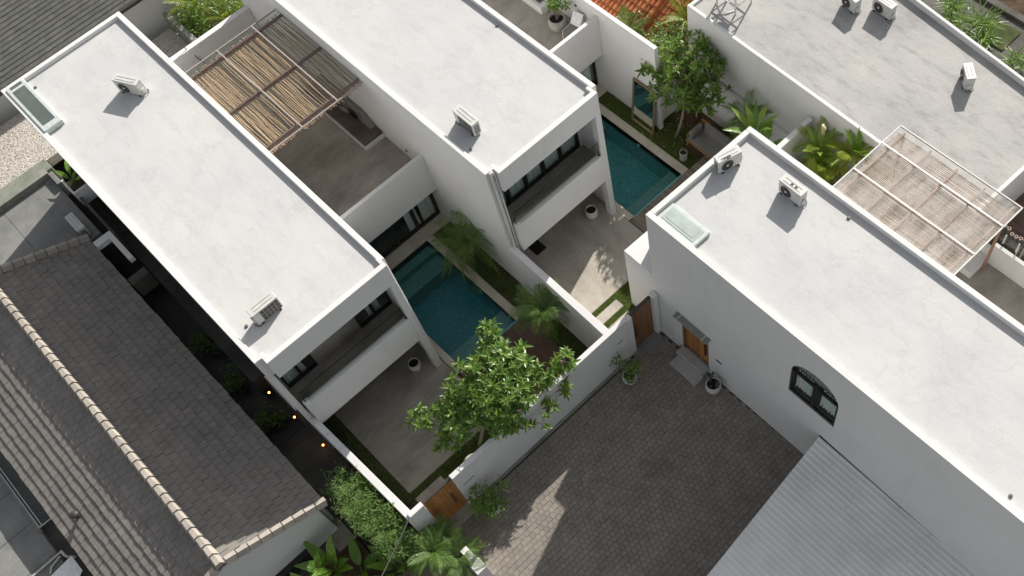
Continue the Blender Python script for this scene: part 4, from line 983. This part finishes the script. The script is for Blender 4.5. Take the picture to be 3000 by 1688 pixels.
cb = MB()
for r_ in (.09, .11): cb.tube([(-13.95 + r_ * math.cos(a * .5236), 23.75 + r_ * math.sin(a * .5236), 4.82) for a in range(13)], .008, 5)
tag(cb.build('cable_coil', 'alu'), 'white coil of cable lying in the shadow on the grey roof', 'cable')

# ================================================================== pots, furniture, mirror
def pot(name, label, x, y, z, r, h, mat, prof='round', rimr=None):
    p = thing(name, label, 'pot', (x, y, z))
    if prof == 'round': pr = [(0, 0), (r * .62, 0), (r * .88, h * .22), (r, h * .55), (r * .93, h * .9), (r * .88, h), (r * .78, h), (r * .80, h * .8)]
    else: pr = [(0, 0), (r * .9, 0), (r, h * .08), (r, h), (r * .82, h), (r * .82, h * .8)]
    MB().lathe((0, 0, 0), pr, 28).build('bowl', mat, p, smooth=False)
    MB().lathe((0, 0, h * .80), [(r * .81, 0), (r * .5, .012), (0, .015)], 20).build('soil', 'shadesoil', p)  # dark disc carries the shade of the pot's hollow
    return p
pot('plant_pot', 'empty white pot under the left villa balcony by the pillar', -18.75, 3.95, 0, .24, .42, 'potwhite')
pot('plant_pot', 'empty white pot under the middle villa balcony by the pillar', -18.75, 12.95, 0, .25, .44, 'potwhite')
p1 = pot('plant_pot', 'white rounded pot with cactus stumps beside the right villa steps', -10.22, 10.72, 0, .29, .45, 'potwhite')
p2 = pot('plant_pot', 'pale cylinder pot on the grey deck near the pool corner', -18.0, 17.32, 0, .16, .42, 'potgrey', 'cyl')
p3 = pot('plant_pot', 'large grey pot with a leafy shrub on the upper terrace at the top', -24.45, 17.05, 2.95, .36, .55, 'potgrey')
p4 = pot('plant_pot', 'pale pot half hidden by the shrub beside the bright gate', -12.55, 2.32, 0, .27, .42, 'potwhite')
p5 = pot('plant_pot', 'pale pot with a thin shrub against the courtyard wall near the dark gate', -12.62, 8.95, 0, .27, .45, 'potwhite')
cc = MB()
cc.tube([(-10.34, 10.72, .3), (-10.40, 10.78, .62), (-10.33, 10.84, .98)], [.05, .06, .05], 8); cc.tube([(-10.12, 10.74, .3), (-10.04, 10.72, .55), (-10.06, 10.76, .78)], [.05, .055, .04], 8); cc.tube([(-10.22, 10.62, .3), (-10.2, 10.58, .5)], [.05, .04], 8)
tag(cc.build('cactus', 'cactus', smooth=True), 'dark cactus stems in the rounded pot by the right villa steps', 'cactus')
cc = MB()
for a in range(7): cc.tube([(-18.0, 17.32, .36), (-18.0 + .09 * math.cos(a), 17.32 + .09 * math.sin(a), .55)], [.02, .004], 5)
tag(cc.build('succulent', 'cactus'), 'small spiky succulent in the pale cylinder pot', 'plant')
tb = thing('round_table', 'round pale concrete table behind the courtyard wall near the bright gate', 'table', (-13.98, 2.90, 0))
MB().lathe((0, 0, 0), [(.0, .66), (.42, .66), (.42, .72), (.40, .73), (0, .73)], 32).build('top', 'coping', tb); MB().lathe((0, 0, 0), [(.2, 0), (.16, .1), (.12, .65)], 16).build('foot', 'coping', tb)
mr = thing('leaning_mirror', 'tall wood-framed mirror leaning on the white garden wall', 'mirror', (-21.0, 17.38, 0), 0)
mr.rotation_euler = (R(-8.0), 0, R(-.6))
W_, H_ = 1.28, 2.18
B(0, .085, -.03, .03, 0, H_).build('frame_side', 'woodframe', mr, bevel=.008); B(W_ - .085, W_, -.03, .03, 0, H_).build('frame_side', 'woodframe', mr, bevel=.008)
B(.086, W_ - .086, -.028, .03, 0, .085).build('frame_rail', 'woodframe', mr); B(.086, W_ - .086, -.028, .03, H_ - .085, H_).build('frame_rail', 'woodframe', mr)
B(.086, W_ - .086, -.005, .02, .086, H_ - .086).build('glass', 'mirror', mr)
sf = thing('garden_sofa', 'grey cushioned teak sofa on the grey deck beside the right villa', 'sofa', (-18.42, 17.90, 0), R(-1))
B(0, 2.2, 0, .04, .22, .30).build('front_rail', 'woodsofa', sf, bevel=.008); B(0, .045, .041, .92, .12, .58).build('arm_frame', 'woodsofa', sf, bevel=.008)
B(0, 2.2, .92, .97, .12, .72).build('back_frame', 'woodsofa', sf, bevel=.008)
for x, y_ in ((.02, .02), (2.1, .02), (.02, .88), (2.1, .88)): B(x, x + .06, y_, y_ + .06, .002, .22).build('leg', 'woodsofa', sf)
B(.05, 2.2, .045, .90, .24, .42).build('seat_cushion', 'fabric', sf, bevel=.03); B(.06, .26, .07, .75, .421, .78).build('arm_cushion', 'fabric', sf, bevel=.05)
MB().add([(.27, .70, .421), (2.2, .70, .421), (2.2, .80, .80), (.27, .80, .80), (.27, .915, .421), (2.2, .915, .421), (2.2, .915, .80), (.27, .915, .80)], [(0, 1, 2, 3), (3, 2, 6, 7), (4, 0, 3, 7), (1, 5, 6, 2)]).build('back_cushion', 'fabric', sf, bevel=.04)
# upper terrace of the middle villa: bench, chair
bn = thing('planter_bench', 'white built-in planter bench on the upper terrace at the top edge', 'bench')
B(-29, -25.45, 17.10, 17.72, 2.952, 3.30).build('plinth', 'white', bn, bevel=.01); B(-29, -25.7, 17.25, 17.70, 3.30, 3.36).build('cushion', 'fabricb', bn, bevel=.01)
wc = thing('lounge_chair', 'white wire chair with pale cushion on the upper terrace at the top', 'chair', (-23.85, 16.75, 2.955), R(8))
MB().tube([(0, 0, 0), (0, .05, .45), (0, .55, .42), (.0, .6, .02)], .014, 6).build('side_frame', 'wirewhite', wc); MB().tube([(.5, 0, 0), (.5, .05, .45), (.5, .55, .42), (.5, .6, .02)], .014, 6).build('side_frame', 'wirewhite', wc)
B(.02, .48, .05, .56, .40, .42).build('seat', 'concrete', wc)
MB().add([(0, .50, .45), (.5, .50, .45), (.5, .80, .88), (0, .80, .88), (0, .56, .43), (.5, .56, .43), (.5, .86, .86), (0, .86, .86)], [(0, 1, 2, 3), (4, 7, 6, 5), (0, 3, 7, 4), (1, 5, 6, 2), (3, 2, 6, 7), (0, 4, 5, 1)]).build('backrest', 'wirewhite', wc, bevel=.02)
wl_ = MB().lathe((0, 0, 0), [(0, .03), (.05, .03), (.055, .0)], 10).build('wall_light', 'bronze'); tag(wl_, 'small dark wall lamp above the white chair at the top', 'lamp'); wl_.matrix_world = Matrix.Translation((-24.0, 17.74, 3.9)) @ Matrix.Rotation(R(90), 4, 'X')
# gatepost at the bottom edge
ep_ = thing('entrance_pier', 'white stepped entrance pier among the palms at the bottom edge', 'post')
B(-11.80, -11.35, .55, .80, -.05, 1.35).build('pier', 'white', ep_, bevel=.012); B(-11.34, -10.9, .45, .85, -.05, 1.05).build('pier', 'white', ep_, bevel=.012)

# ================================================================== planting
def leaf_v(L, w, fold=.25, droop=.25, seg=4, tip=1.0):
    """one leaf along +x, folded along its midrib; returns verts, faces"""
    vs = []; fs = []
    for i in range(seg + 1):
        s_ = i / seg; ww = w * math.sin(math.pi * min(1, (s_ * .92 + .06)) ** .85) ; x = L * s_; z = -droop * L * s_ * s_
        vs += [(x, -ww, z + fold * ww), (x, 0, z), (x, ww, z + fold * ww)]
    for i in range(seg):
        a = i * 3; fs += [(a, a + 3, a + 4, a + 1), (a + 1, a + 4, a + 5, a + 2)]
    return vs, fs
def whorl(n, L, w, tilt=(5, 65), seg=3):
    m = MB()
    for k in range(n):
        l = leaf_v(L * rnd(.7, 1.15), w * rnd(.85, 1.15), .3, rnd(.05, .35), seg)
        mt = Matrix.Rotation(k * 2.39996 + rnd(-.3, .3), 4, 'Z') @ Matrix.Rotation(-R(tilt[0] + (tilt[1] - tilt[0]) * (k / n) ** 1.2 + rnd(-8, 8)), 4, 'Y') @ Matrix.Translation((.02, 0, .05 * k / n))
        m.add([mt @ Vector(v) for v in l[0]], l[1])
    return m
def tree(name, label, base, fork, blobs, nwh, mat, L=.27, w=.038, trunk=.06, cat='tree'):
    t_ = thing(name, label, cat, base); bv = Vector(base); fk = Vector(fork)
    MB().tube([(0, 0, -.05), (fk - bv) * .5 + Vector((rnd(-.08, .08), rnd(-.08, .08), 0)), fk - bv], [trunk * 1.25, trunk, trunk * .85], 9).build('trunk', 'bark', t_, smooth=True)
    protos = [whorl(random.choice((8, 9, 11, 12)), L, w).build('leaf_whorl', mat, t_) for _ in range(7)]; used = 0
    tot = sum(b[3] ** 2.2 for b in blobs); extra = MB(); cnt = 0
    for (x, y_, z_, r_) in blobs:
        c_ = Vector((x, y_, z_)); mid = (fk + c_) / 2 + Vector((rnd(-.1, .1), rnd(-.1, .1), -.08))
        ends = []
        n = max(3, int(nwh * r_ ** 2.2 / tot)); pts = []; tries = 0
        while len(pts) < n and tries < 4000:
            tries += 1
            v = Vector((rnd(-1, 1), rnd(-1, 1), rnd(-.8, .9)))
            if v.length > 1 or v.length < .25 and n > 6: continue
            p = c_ + v * r_
            if any((p - q).length < .12 for q in pts): continue
            pts.append(p)
        lim = MB().tube([fk - bv, mid - bv, c_ - bv], [trunk * .75, trunk * .5, trunk * .35], 7)
        for p in pts: lim.tube([c_ - bv, (c_ + p) / 2 - bv + Vector((0, 0, -.04)), p - bv], [trunk * .3, trunk * .22, trunk * .16], 5, False)
        lim.build('limb', 'bark', t_, smooth=True)
        for p in pts:
            out = (p - c_).normalized() if (p - c_).length > .01 else Vector((0, 0, 1))
            up = (out * .6 + Vector((rnd(-.3, .3), rnd(-.3, .3), .9))).normalized()
            mt = Matrix.Translation(p - bv) @ up.to_track_quat('Z', 'X').to_matrix().to_4x4() @ Matrix.Rotation(rnd(0, 6.28), 4, 'Z') @ Matrix.Scale(rnd(.8, 1.2), 4)
            if used < 7: protos[used].matrix_local = mt; used += 1
            elif cnt < 290: part(random.choice(protos), t_, mt, 'leaf_whorl')
            else:
                me = random.choice(protos).data; extra.add([mt @ v.co for v in me.vertices], [tuple(f.vertices) for f in me.polygons])
            cnt += 1
    if extra.v: extra.build('foliage', mat, t_, kind='stuff')
    return t_
tree('frangipani_tree', 'large leafy frangipani tree overhanging the courtyard wall in sunlight', (-14.75, 3.55, 0), (-14.5, 4.2, 1.7),
     [(-14.53, 5.06, 3.2, 1.08), (-15.79, 6.02, 3.2, .52), (-15.67, 2.52, 2.6, .42), (-15.43, 3.38, 2.7, .45), (-14.55, 2.60, 2.3, .40), (-13.62, 7.12, 2.9, .38), (-13.12, 6.60, 2.25, .20), (-13.15, 5.96, 2.25, .20), (-12.85, 5.22, 2.2, .26), (-13.15, 4.70, 2.25, .22),
      (-13.72, 6.16, 2.95, .42), (-14.51, 3.26, 2.7, .48), (-15.27, 4.44, 3.1, .65), (-14.9, 4.0, 2.9, .6), (-14.2, 4.3, 3.2, .7), (-13.70, 4.97, 3.3, .75), (-13.65, 4.22, 2.9, .6), (-15.05, 6.23, 3.1, .38), (-15.2, 5.5, 3.3, .6), (-14.2, 5.8, 3.3, .55)], 400, 'leaf', .29, .047)
tree('frangipani_tree', 'darker frangipani tree beside the mirror and the grey sofa', (-18.96, 17.88, 0), (-18.62, 18.1, 1.9),
     [(-18.56, 18.05, 3.5, .8), (-18.51, 18.84, 3.7, .72), (-19.10, 19.47, 3.8, .45), (-20.08, 17.85, 3.2, .42), (-19.01, 17.38, 2.9, .45), (-17.41, 18.84, 3.0, .36), (-17.72, 18.27, 2.8, .45), (-18.11, 17.77, 2.6, .45), (-19.88, 18.97, 3.4, .45), (-19.36, 18.22, 3.6, .6), (-18.31, 17.89, 3.1, .6), (-17.90, 18.75, 3.5, .55), (-18.05, 19.19, 3.4, .42)], 215, 'leafd', .28, .048)

def frond_v(L, n, ll, lw, arch, hang=.35):
    m = MB(); pts = []
    for i in range(n + 1):
        s_ = i / n; pts.append(Vector((L * s_ * (1 - .18 * arch * s_), 0, L * (.28 * s_ - arch * .62 * s_ ** 2.2))))
    m.tube(pts, [.014 * (1 - .8 * i / n) + .002 for i in range(n + 1)], 4, False)
    for i in range(2, n + 1):
        s_ = i / n; l = ll * (math.sin(math.pi * (s_ * .8 + .12)) ** .7) * rnd(.9, 1.1)
        for sg in (-1, 1):
            b = pts[i]; d = Vector((.75 + .4 * s_, sg * 1.0, .25)).normalized()
            p1_ = b + d * l * .55 + Vector((0, 0, -.05 * l)); p2_ = b + d * l + Vector((.03, 0, -hang * l * (1 + rnd(-.3, .3))))
            wv = Vector((1, -sg * .6, 0)).normalized() * lw
            m.add([b - wv * .5, b + wv * .5, p1_ + wv * .6, p1_ - wv * .6, p2_], [(0, 1, 2, 3), (3, 2, 4)])
    return m
def palm(name, label, base, h, nf, L, mat, ll=.28, arch=(.5, 1.3), lean=(0, 0), trunk=.07, dry=0, lw=.022, cat='palm', n=19):
    t_ = thing(name, label, cat, base); top = Vector((lean[0], lean[1], h))
    if h > .15: MB().tube([(0, 0, -.05), (lean[0] * .4, lean[1] * .4, h * .55), top], [trunk * 1.2, trunk, trunk * .9], 9).build('trunk', 'bark', t_, smooth=True)
    pr = [frond_v(L, n, ll, lw, a).build('frond', mat, t_) for a in (arch[0], (arch[0] + arch[1]) / 2, arch[1])]; used = 0
    for k in range(nf):
        i = min(2, int(3 * k / nf)); yaw = k * 2.39996 + rnd(-.25, .25); pitch = R(58 - 62 * (k / nf) + rnd(-8, 8))
        mt = Matrix.Translation(top) @ Matrix.Rotation(yaw, 4, 'Z') @ Matrix.Rotation(-pitch * .75, 4, 'Y') @ Matrix.Rotation(rnd(-.3, .3), 4, 'X') @ Matrix.Scale(rnd(.8, 1.1), 4)
        if k in (0, nf // 3 + 1, 2 * nf // 3 + 1) and used < 3: pr[used].matrix_local = mt; used += 1
        else: part(pr[i], t_, mt, 'frond')
    if dry:
        dp = frond_v(L * .8, n, ll * .9, lw, 1.9, .9).build('dry_frond', 'palmdry', t_)
        for k in range(dry):
            mt = Matrix.Translation(top + Vector((0, 0, -.1))) @ Matrix.Rotation(R(-105) + (k % 3) * .5 + rnd(-.2, .2), 4, 'Z') @ Matrix.Rotation(R(18), 4, 'Y')
            if k == 0: dp.matrix_local = mt
            else: part(dp, t_, mt, 'dry_frond')
    return t_
palm('palm', 'bushy palm with a dry brown frond by the far end of the left pool', (-20.9, 8.62, 0), 1.35, 24, 1.75, 'palm', .46, (.6, 1.5), (.35, -.10), .08, 2)
palm('palm', 'palm with a pale dry frond beside the dark deck', (-16.3, 8.48, 0), 1.75, 24, 1.3, 'palm', .40, (.5, 1.4), (.15, -.12), .08, 3)
palm('areca_palm', 'dark feathery palm behind the corner of the right villa', (-15.7, 18.6, 0), 2.6, 18, 1.15, 'palm', .36, (.6, 1.5), (-.2, .1), .05, 1)
for (x, y_, z_, L, nf, mt_, lab) in ((-12.1, 18.5, 3.5, 1.15, 18, 'yellowleaf', 'nearest the slatted pergola'), (-11.95, 17.6, 3.2, 1.1, 16, 'yellowleaf', 'lowest, close to the right villa roof edge'), (-12.7, 18.9, 3.6, 1.1, 14, 'yellowleaf', 'beside the dark light well'), (-11.6, 19.0, 4.1, .95, 12, 'yellowleaf', 'tallest, its tip over the grey roof edge')):
    palm('areca_palm', 'yellow green palm before the grey roof, ' + lab, (x, y_, 0), z_, nf, L, mt_, .34, (.4, 1.3), (0, 0), .05, 1, .022)
for (x, y_, z_, L, nf, lab) in ((-12.45, -.1, 1.3, 1.1, 18, 'in the middle of the bottom clump'), (-11.75, .40, 1.1, 1.0, 15, 'reaching over the paving'), (-12.75, .45, 1.0, .85, 12, 'small, under the bright gate')):
    palm('areca_palm', 'feathery palm at the bottom edge, ' + lab, (x, y_, 0), z_, nf, L, 'palm', .32, (.5, 1.3), (0, 0), .05, 0)
palm('areca_palm', 'pale golden palm over the hedge at the top left', (-38.2, 8.2, 0), 2.0, 14, 1.5, 'yellowleaf', .40, (.4, 1.2), (0, 0), .06, 2)
palm('areca_palm', 'pale palm over the hedge near the middle villa wall at the top', (-36.6, 9.6 - .9, 0), 1.9, 10, 1.2, 'yellowleaf', .36, (.4, 1.2), (0, 0), .05, 1)
palm('areca_palm', 'feathery palm between the tall garden wall and the orange roof', (-22.5, 18.9, 0), 2.6, 14, 1.0, 'palm', .32, (.5, 1.3), (0, 0), .05, 0)
palm('areca_palm', 'feathery palm against the end of the grey-roofed house', (-20.9, 20.6, 0), 3.0, 14, 1.3, 'yellowleaf', .34, (.5, 1.3), (0, 0), .05, 0)

def big_leaf(name, label, base, specs, mat='banana', cat='banana plant'):
    """specs: (yaw, pitch, stalk, length, half width)"""
    t_ = thing(name, label, cat, base)
    MB().tube([(0, 0, -.05), (0, 0, .25)], [.06, .05], 8).build('stem', 'banana', t_)
    for (yaw, pit, st, L, w_) in specs:
        v, f = leaf_v(L, w_, .18, .35, 9)
        v = [(x, y_, z_ + .02 * math.sin(x * 40 / L) * abs(y_) / w_ * .5) for x, y_, z_ in v]
        m = MB().add([(x + st, y_, z_) for x, y_, z_ in v], f); o = m.build('leaf', mat, t_)
        o.matrix_local = Matrix.Translation((0, 0, .2)) @ Matrix.Rotation(R(yaw), 4, 'Z') @ Matrix.Rotation(-R(pit), 4, 'Y')
        q = MB().tube([(0, 0, 0), (st, 0, 0), (st + L * .8, 0, -.35 * L * .64 + .004)], [.018, .014, .005], 5).build('midrib', 'yellowleaf', o)
    return t_
def spread(n, pit, st, L, w_): return [(k * 137.5 + rnd(-15, 15), rnd(*pit), st * rnd(.7, 1.2), L * rnd(.75, 1.1), w_ * rnd(.8, 1.1)) for k in range(n)]
big_leaf('banana_plant', 'banana plant with one long pale-edged leaf lying across the bottom', (-14.0, -2.2, 0), [(20, 25, .4, 1.5, .20), (-40, 40, .4, 1.1, .2), (80, 55, .3, 1.0, .2), (150, 50, .4, 1.0, .18), (-100, 40, .4, 1.1, .2), (0, 65, .4, .9, .18)])
big_leaf('banana_plant', 'banana plant with upright leaves before the white gable wall', (-14.75, -2.75, 0), spread(9, (45, 80), .5, 1.0, .19))
big_leaf('banana_plant', 'banana plant at the bottom edge below the black planter', (-14.6, -3.7, 0), spread(9, (35, 75), .5, 1.0, .2))
big_leaf('banana_plant', 'banana plant at the bottom edge between hedge and palms', (-13.2, -1.2, 0), spread(8, (40, 75), .4, .9, .17))
big_leaf('banana_plant', 'bright broad-leaved plant behind the corner of the right villa roof', (-15.0, 18.0, 3.0), spread(10, (40, 75), .4, .95, .13), 'banana')
big_leaf('banana_plant', 'broad-leaved plant with withered leaves beside the white light well', (-14.25, 17.8, 3.0), spread(8, (25, 65), .3, .7, .10), 'banana')
big_leaf('banana_plant', 'tall broad-leaved plant with cream flowers before the grey roof', (-12.55, 18.6, 3.3), spread(11, (40, 80), .4, .8, .12), 'banana')
big_leaf('banana_plant', 'small broad-leaved plant rising behind the pergola corner', (-11.3, 19.1, 3.8), spread(7, (50, 80), .3, .8, .10), 'banana')
big_leaf('strelitzia', 'broad-leaved plant with orange bracts in the white planter box', (-33.7, -.45, 2.1), [(-200, 20, .3, .9, .10), (-160, 35, .2, .6, .1), (40, 35, .2, .5, .1), (-30, 40, .1, .4, .09), (100, 50, .1, .4, .09)], 'banana', 'plant')
fl = MB()
for k in range(40): fl.lathe((-12.75 + rnd(-.07, .07), 19.0 + rnd(-.07, .07), 4.1 + k * .014), [(.03, 0), (.04, .02), (0, .04)], 5)
tag(fl.build('flower_spike', 'flower'), 'cream flower spike above the plants by the grey roof', 'flower')

def shrub(name, label, c_, rad, n, L, w_, mat, stem_base=None, cat='shrub', dens=1.0, flat=.8):
    t_ = thing(name, label, cat, (c_[0], c_[1], stem_base if stem_base is not None else 0)); z0 = stem_base if stem_base is not None else 0
    m = MB(); st = MB(); r_ = random.Random(hash(label) % 1000)
    clumps = []
    for k in range(max(5, n // 45)):
        v = Vector((r_.gauss(0, .45), r_.gauss(0, .45), r_.gauss(.1, .45) * flat)); clumps.append(v * rad)
    for v in clumps: st.tube([(0, 0, 0), v * .5 + Vector((0, 0, (c_[2] - z0) * .6)), v + Vector((0, 0, c_[2] - z0))], [.02, .012, .005], 5)
    for k in range(n):
        v = r_.choice(clumps) + Vector((r_.gauss(0, 1), r_.gauss(0, 1), r_.gauss(0, 1))) * rad * .20 * dens
        lv, lf = leaf_v(L * r_.uniform(.6, 1.2), w_, .25, .3, 2)
        mt = Matrix.Translation(v + Vector((0, 0, c_[2] - z0))) @ Euler((r_.uniform(-.6, .6), r_.uniform(-1.1, .5), r_.uniform(0, 6.28))).to_matrix().to_4x4()
        m.add([mt @ Vector(p) for p in lv], lf)
    st.build('stems', 'bark', t_); m.build('foliage', mat, t_, kind='stuff')
    return t_
shrub('shrub', 'sprawling yellow green shrub in the pot beside the bright gate', (-12.6, 2.35, .85), .62, 900, .10, .03, 'leaf', .36)
shrub('shrub', 'thin shrub against the courtyard wall near the dark gate', (-12.68, 8.95, .85), .52, 420, .09, .028, 'leafd', .37)
shrub('shrub', 'leafy shrub in the large grey pot on the upper terrace', (-24.45, 17.05, 4.0), .48, 380, .14, .035, 'leaf', 3.4)
for i, (x, y_, z_, r_, n, lab) in enumerate(((-37.6, 7.9, 1.8, 1.0, 1500, 'left half of the clipped hedge behind the roof terrace'), (-36.9, 9.1, 1.9, .9, 1200, 'hedge against the middle villa wall at the top'), (-22.6, 19.6, 2.2, .7, 600, 'bush spilling over the orange tiles'), (-21.7, 20.2, 2.3, .8, 800, 'bush between orange tiles and frangipani'), (-21.0, 20.0, 2.6, .7, 700, 'bush against the corner of the grey-roofed house'), (-21.9, 19.0, 2.2, .7, 700, 'bush under the end of the tall garden wall'), (-20.7, 19.2, 2.9, .7, 700, 'bush behind the darker frangipani crown'))):
    shrub('shrub', 'dense green ' + lab, (x, y_, z_), r_, n, .13, .035, 'leafd' if i > 1 else 'leaf', 0)
for (x, y_, L, n, lab) in ((-14.9, 30.3, .9, 70, 'first clump from the top'), (-14.2, 29.6, .9, 60, 'hanging clump close to the roof edge'), (-13.5, 30.3, 1.0, 80, 'largest arching clump beside the mossy slab'), (-12.8, 29.7, .8, 60, 'low clump along the roof edge'), (-11.1, 29.6, .8, 50, 'clump nearest the right edge'), (-12.6, 34.0, .9, 50, 'clump in the far shade')):
    t_ = thing('strap_leaf_plant', 'strap-leaved plant behind the grey roof, ' + lab, 'plant', (x, y_, 0)); m = MB()
    for k in range(n):
        v, f = leaf_v(L * rnd(.7, 1.1), .028, .2, rnd(.4, .9), 4)
        mt = Matrix.Translation((rnd(-.3, .3), rnd(-.3, .3), .1)) @ Matrix.Rotation(rnd(0, 6.28), 4, 'Z') @ Matrix.Rotation(-R(rnd(35, 80)), 4, 'Y'); m.add([mt @ Vector(p) for p in v], f)
    m.build('leaves', 'leaf', t_, kind='stuff')
# bamboo hedge along the boundary wall
hd = thing('bamboo_hedge', 'fluffy bright green bamboo hedge along the boundary wall at the bottom', 'hedge', (-14.8, -.5, 0))
st = MB(); lf_ = MB()
for k in range(170):
    s_ = rnd(0, 1); x = -16.25 + 3.3 * s_; y_ = -.62 + rnd(-.45, .35); h = rnd(1.9, 3.0) - .25 * abs(s_ - .4)
    bend = Vector((rnd(-.3, .3), rnd(-.35, .45), 0)); p0 = Vector((x, y_, -.05)); p1_ = Vector((x, y_, h * .6)) + bend * .25; p2_ = Vector((x, y_, h)) + bend
    st.tube([p - Vector(hd.location) for p in (p0, p1_, p2_)], [.010, .008, .003], 4, False)
    for q in range(64):
        u = rnd(.28, 1.0); c_ = p0.lerp(p1_, u / .6) if u < .6 else p1_.lerp(p2_, (u - .6) / .4)
        c_ = c_ + Vector((rnd(-.16, .16), rnd(-.16, .16), rnd(-.08, .1)))
        yaw = rnd(0, 6.28); L = rnd(.10, .20); d = Vector((math.cos(yaw), math.sin(yaw), rnd(-.3, .75))).normalized(); s2 = d.cross(Vector((0, 0, 1))).normalized() * .013
        b_ = c_ - Vector(hd.location); lf_.add([b_, b_ + d * L * .4 + s2, b_ + d * L, b_ + d * L * .4 - s2], [(0, 1, 2, 3)])
st.build('stems', 'bambooleaf', hd, kind='stuff'); lf_.build('foliage', 'bambooleaf', hd, kind='stuff')
# dark shrubs of the alley
for (x, lab) in ((-23.5, 'by the farthest lamp'), (-21.4, 'between the lamps'), (-26.0, 'deep in the shade')):
    shrub('shrub', 'dark alley shrub ' + lab, (x, -1.1, -.35), .6, 420, .13, .03, 'leafd', -.6)

# grass of the gardens
def lawn(name, rects, n, h=.055):
    m = MB(); base = MB(); areas = [(b - a) * (d - c_) for a, b, c_, d in rects]
    for a, b, c_, d in rects: base.box(a, b, c_, d, -.06, -.012)
    o = base.build(name, 'turf'); o['kind'] = 'structure'
    for (a, b, c_, d), ar in zip(rects, areas):
        for k in range(int(n * ar / sum(areas))):
            x, y_ = rnd(a, b), rnd(c_, d); yaw = rnd(0, 6.28); w_ = rnd(.004, .008); hh = h * rnd(.5, 1.2); lx, ly = rnd(-.03, .03), rnd(-.03, .03)
            m.add([(x - w_ * math.cos(yaw), y_ - w_ * math.sin(yaw), -.012), (x + w_ * math.cos(yaw), y_ + w_ * math.sin(yaw), -.012), (x + lx, y_ + ly, hh)], [(0, 1, 2)])
    m.build('grass', 'grass', o, kind='stuff')
lawn('lawn', [(-19.4, -15.16, .31, .67), (-15.145, -14.87, .31, 4.8), (-14.855, -13.48, 1.88, 4.9)], 9000)
lawn('lawn', [(-15.61, -15.39, 9.19, 13.7), (-15.38, -14.73, 9.19, 9.61), (-15.38, -14.73, 10.96, 13.7), (-14.96, -14.73, 9.62, 10.95), (-14.73, -13.5, 9.1, 9.41), (-14.73, -13.5, 10.94, 11.2)], 9000)
lawn('lawn', [(-23.2, -17.51, 17.09, 17.74), (-19.96, -18.45, 17.745, 18.6)], 9000)
lawn('lawn', [(-17.5, -13.5, 8.14, 8.8), (-22.7, -17.5, 8.14, 8.9)], 5000, .04)
# fallen leaves on the garden by the mirror
m = MB()
for k in range(46):
    x, y_ = rnd(-20.5, -18.2), rnd(17.12, 18.7); v, f = leaf_v(rnd(.08, .2), .02, .2, .1, 2); mt = Matrix.Translation((x, y_, .05)) @ Matrix.Rotation(rnd(0, 6.28), 4, 'Z'); m.add([mt @ Vector(p) for p in v], f)
tag(m.build('fallen_leaves', 'palmdry', kind='stuff'), 'dry leaves scattered on the grass by the mirror', 'leaves')
m = MB()
for k in range(60):
    x, y_ = (rnd(-17.5, -13.6), rnd(.8, 4.7)) if k < 34 else (rnd(-13.0, -8.5), rnd(1.0, 10.5)); v, f = leaf_v(rnd(.05, .13), .018, .2, .1, 2); mt = Matrix.Translation((x, y_, .012)) @ Matrix.Rotation(rnd(0, 6.28), 4, 'Z'); m.add([mt @ Vector(p) for p in v], f)
tag(m.build('fallen_leaves', 'palmdry', kind='stuff'), 'sparse dry leaves lying on the left terrace and the paved courtyard', 'leaves')
# overhead cable at the bottom edge
tag(MB().tube([(-13.3, .1, 2.6), (-13.0, -.35, 2.75), (-12.6, -1.0, 3.0), (-11.6, -2.6, 3.6)], .02, 6).build('cable', 'cable'), 'grey overhead cable running down to the bottom edge', 'cable')
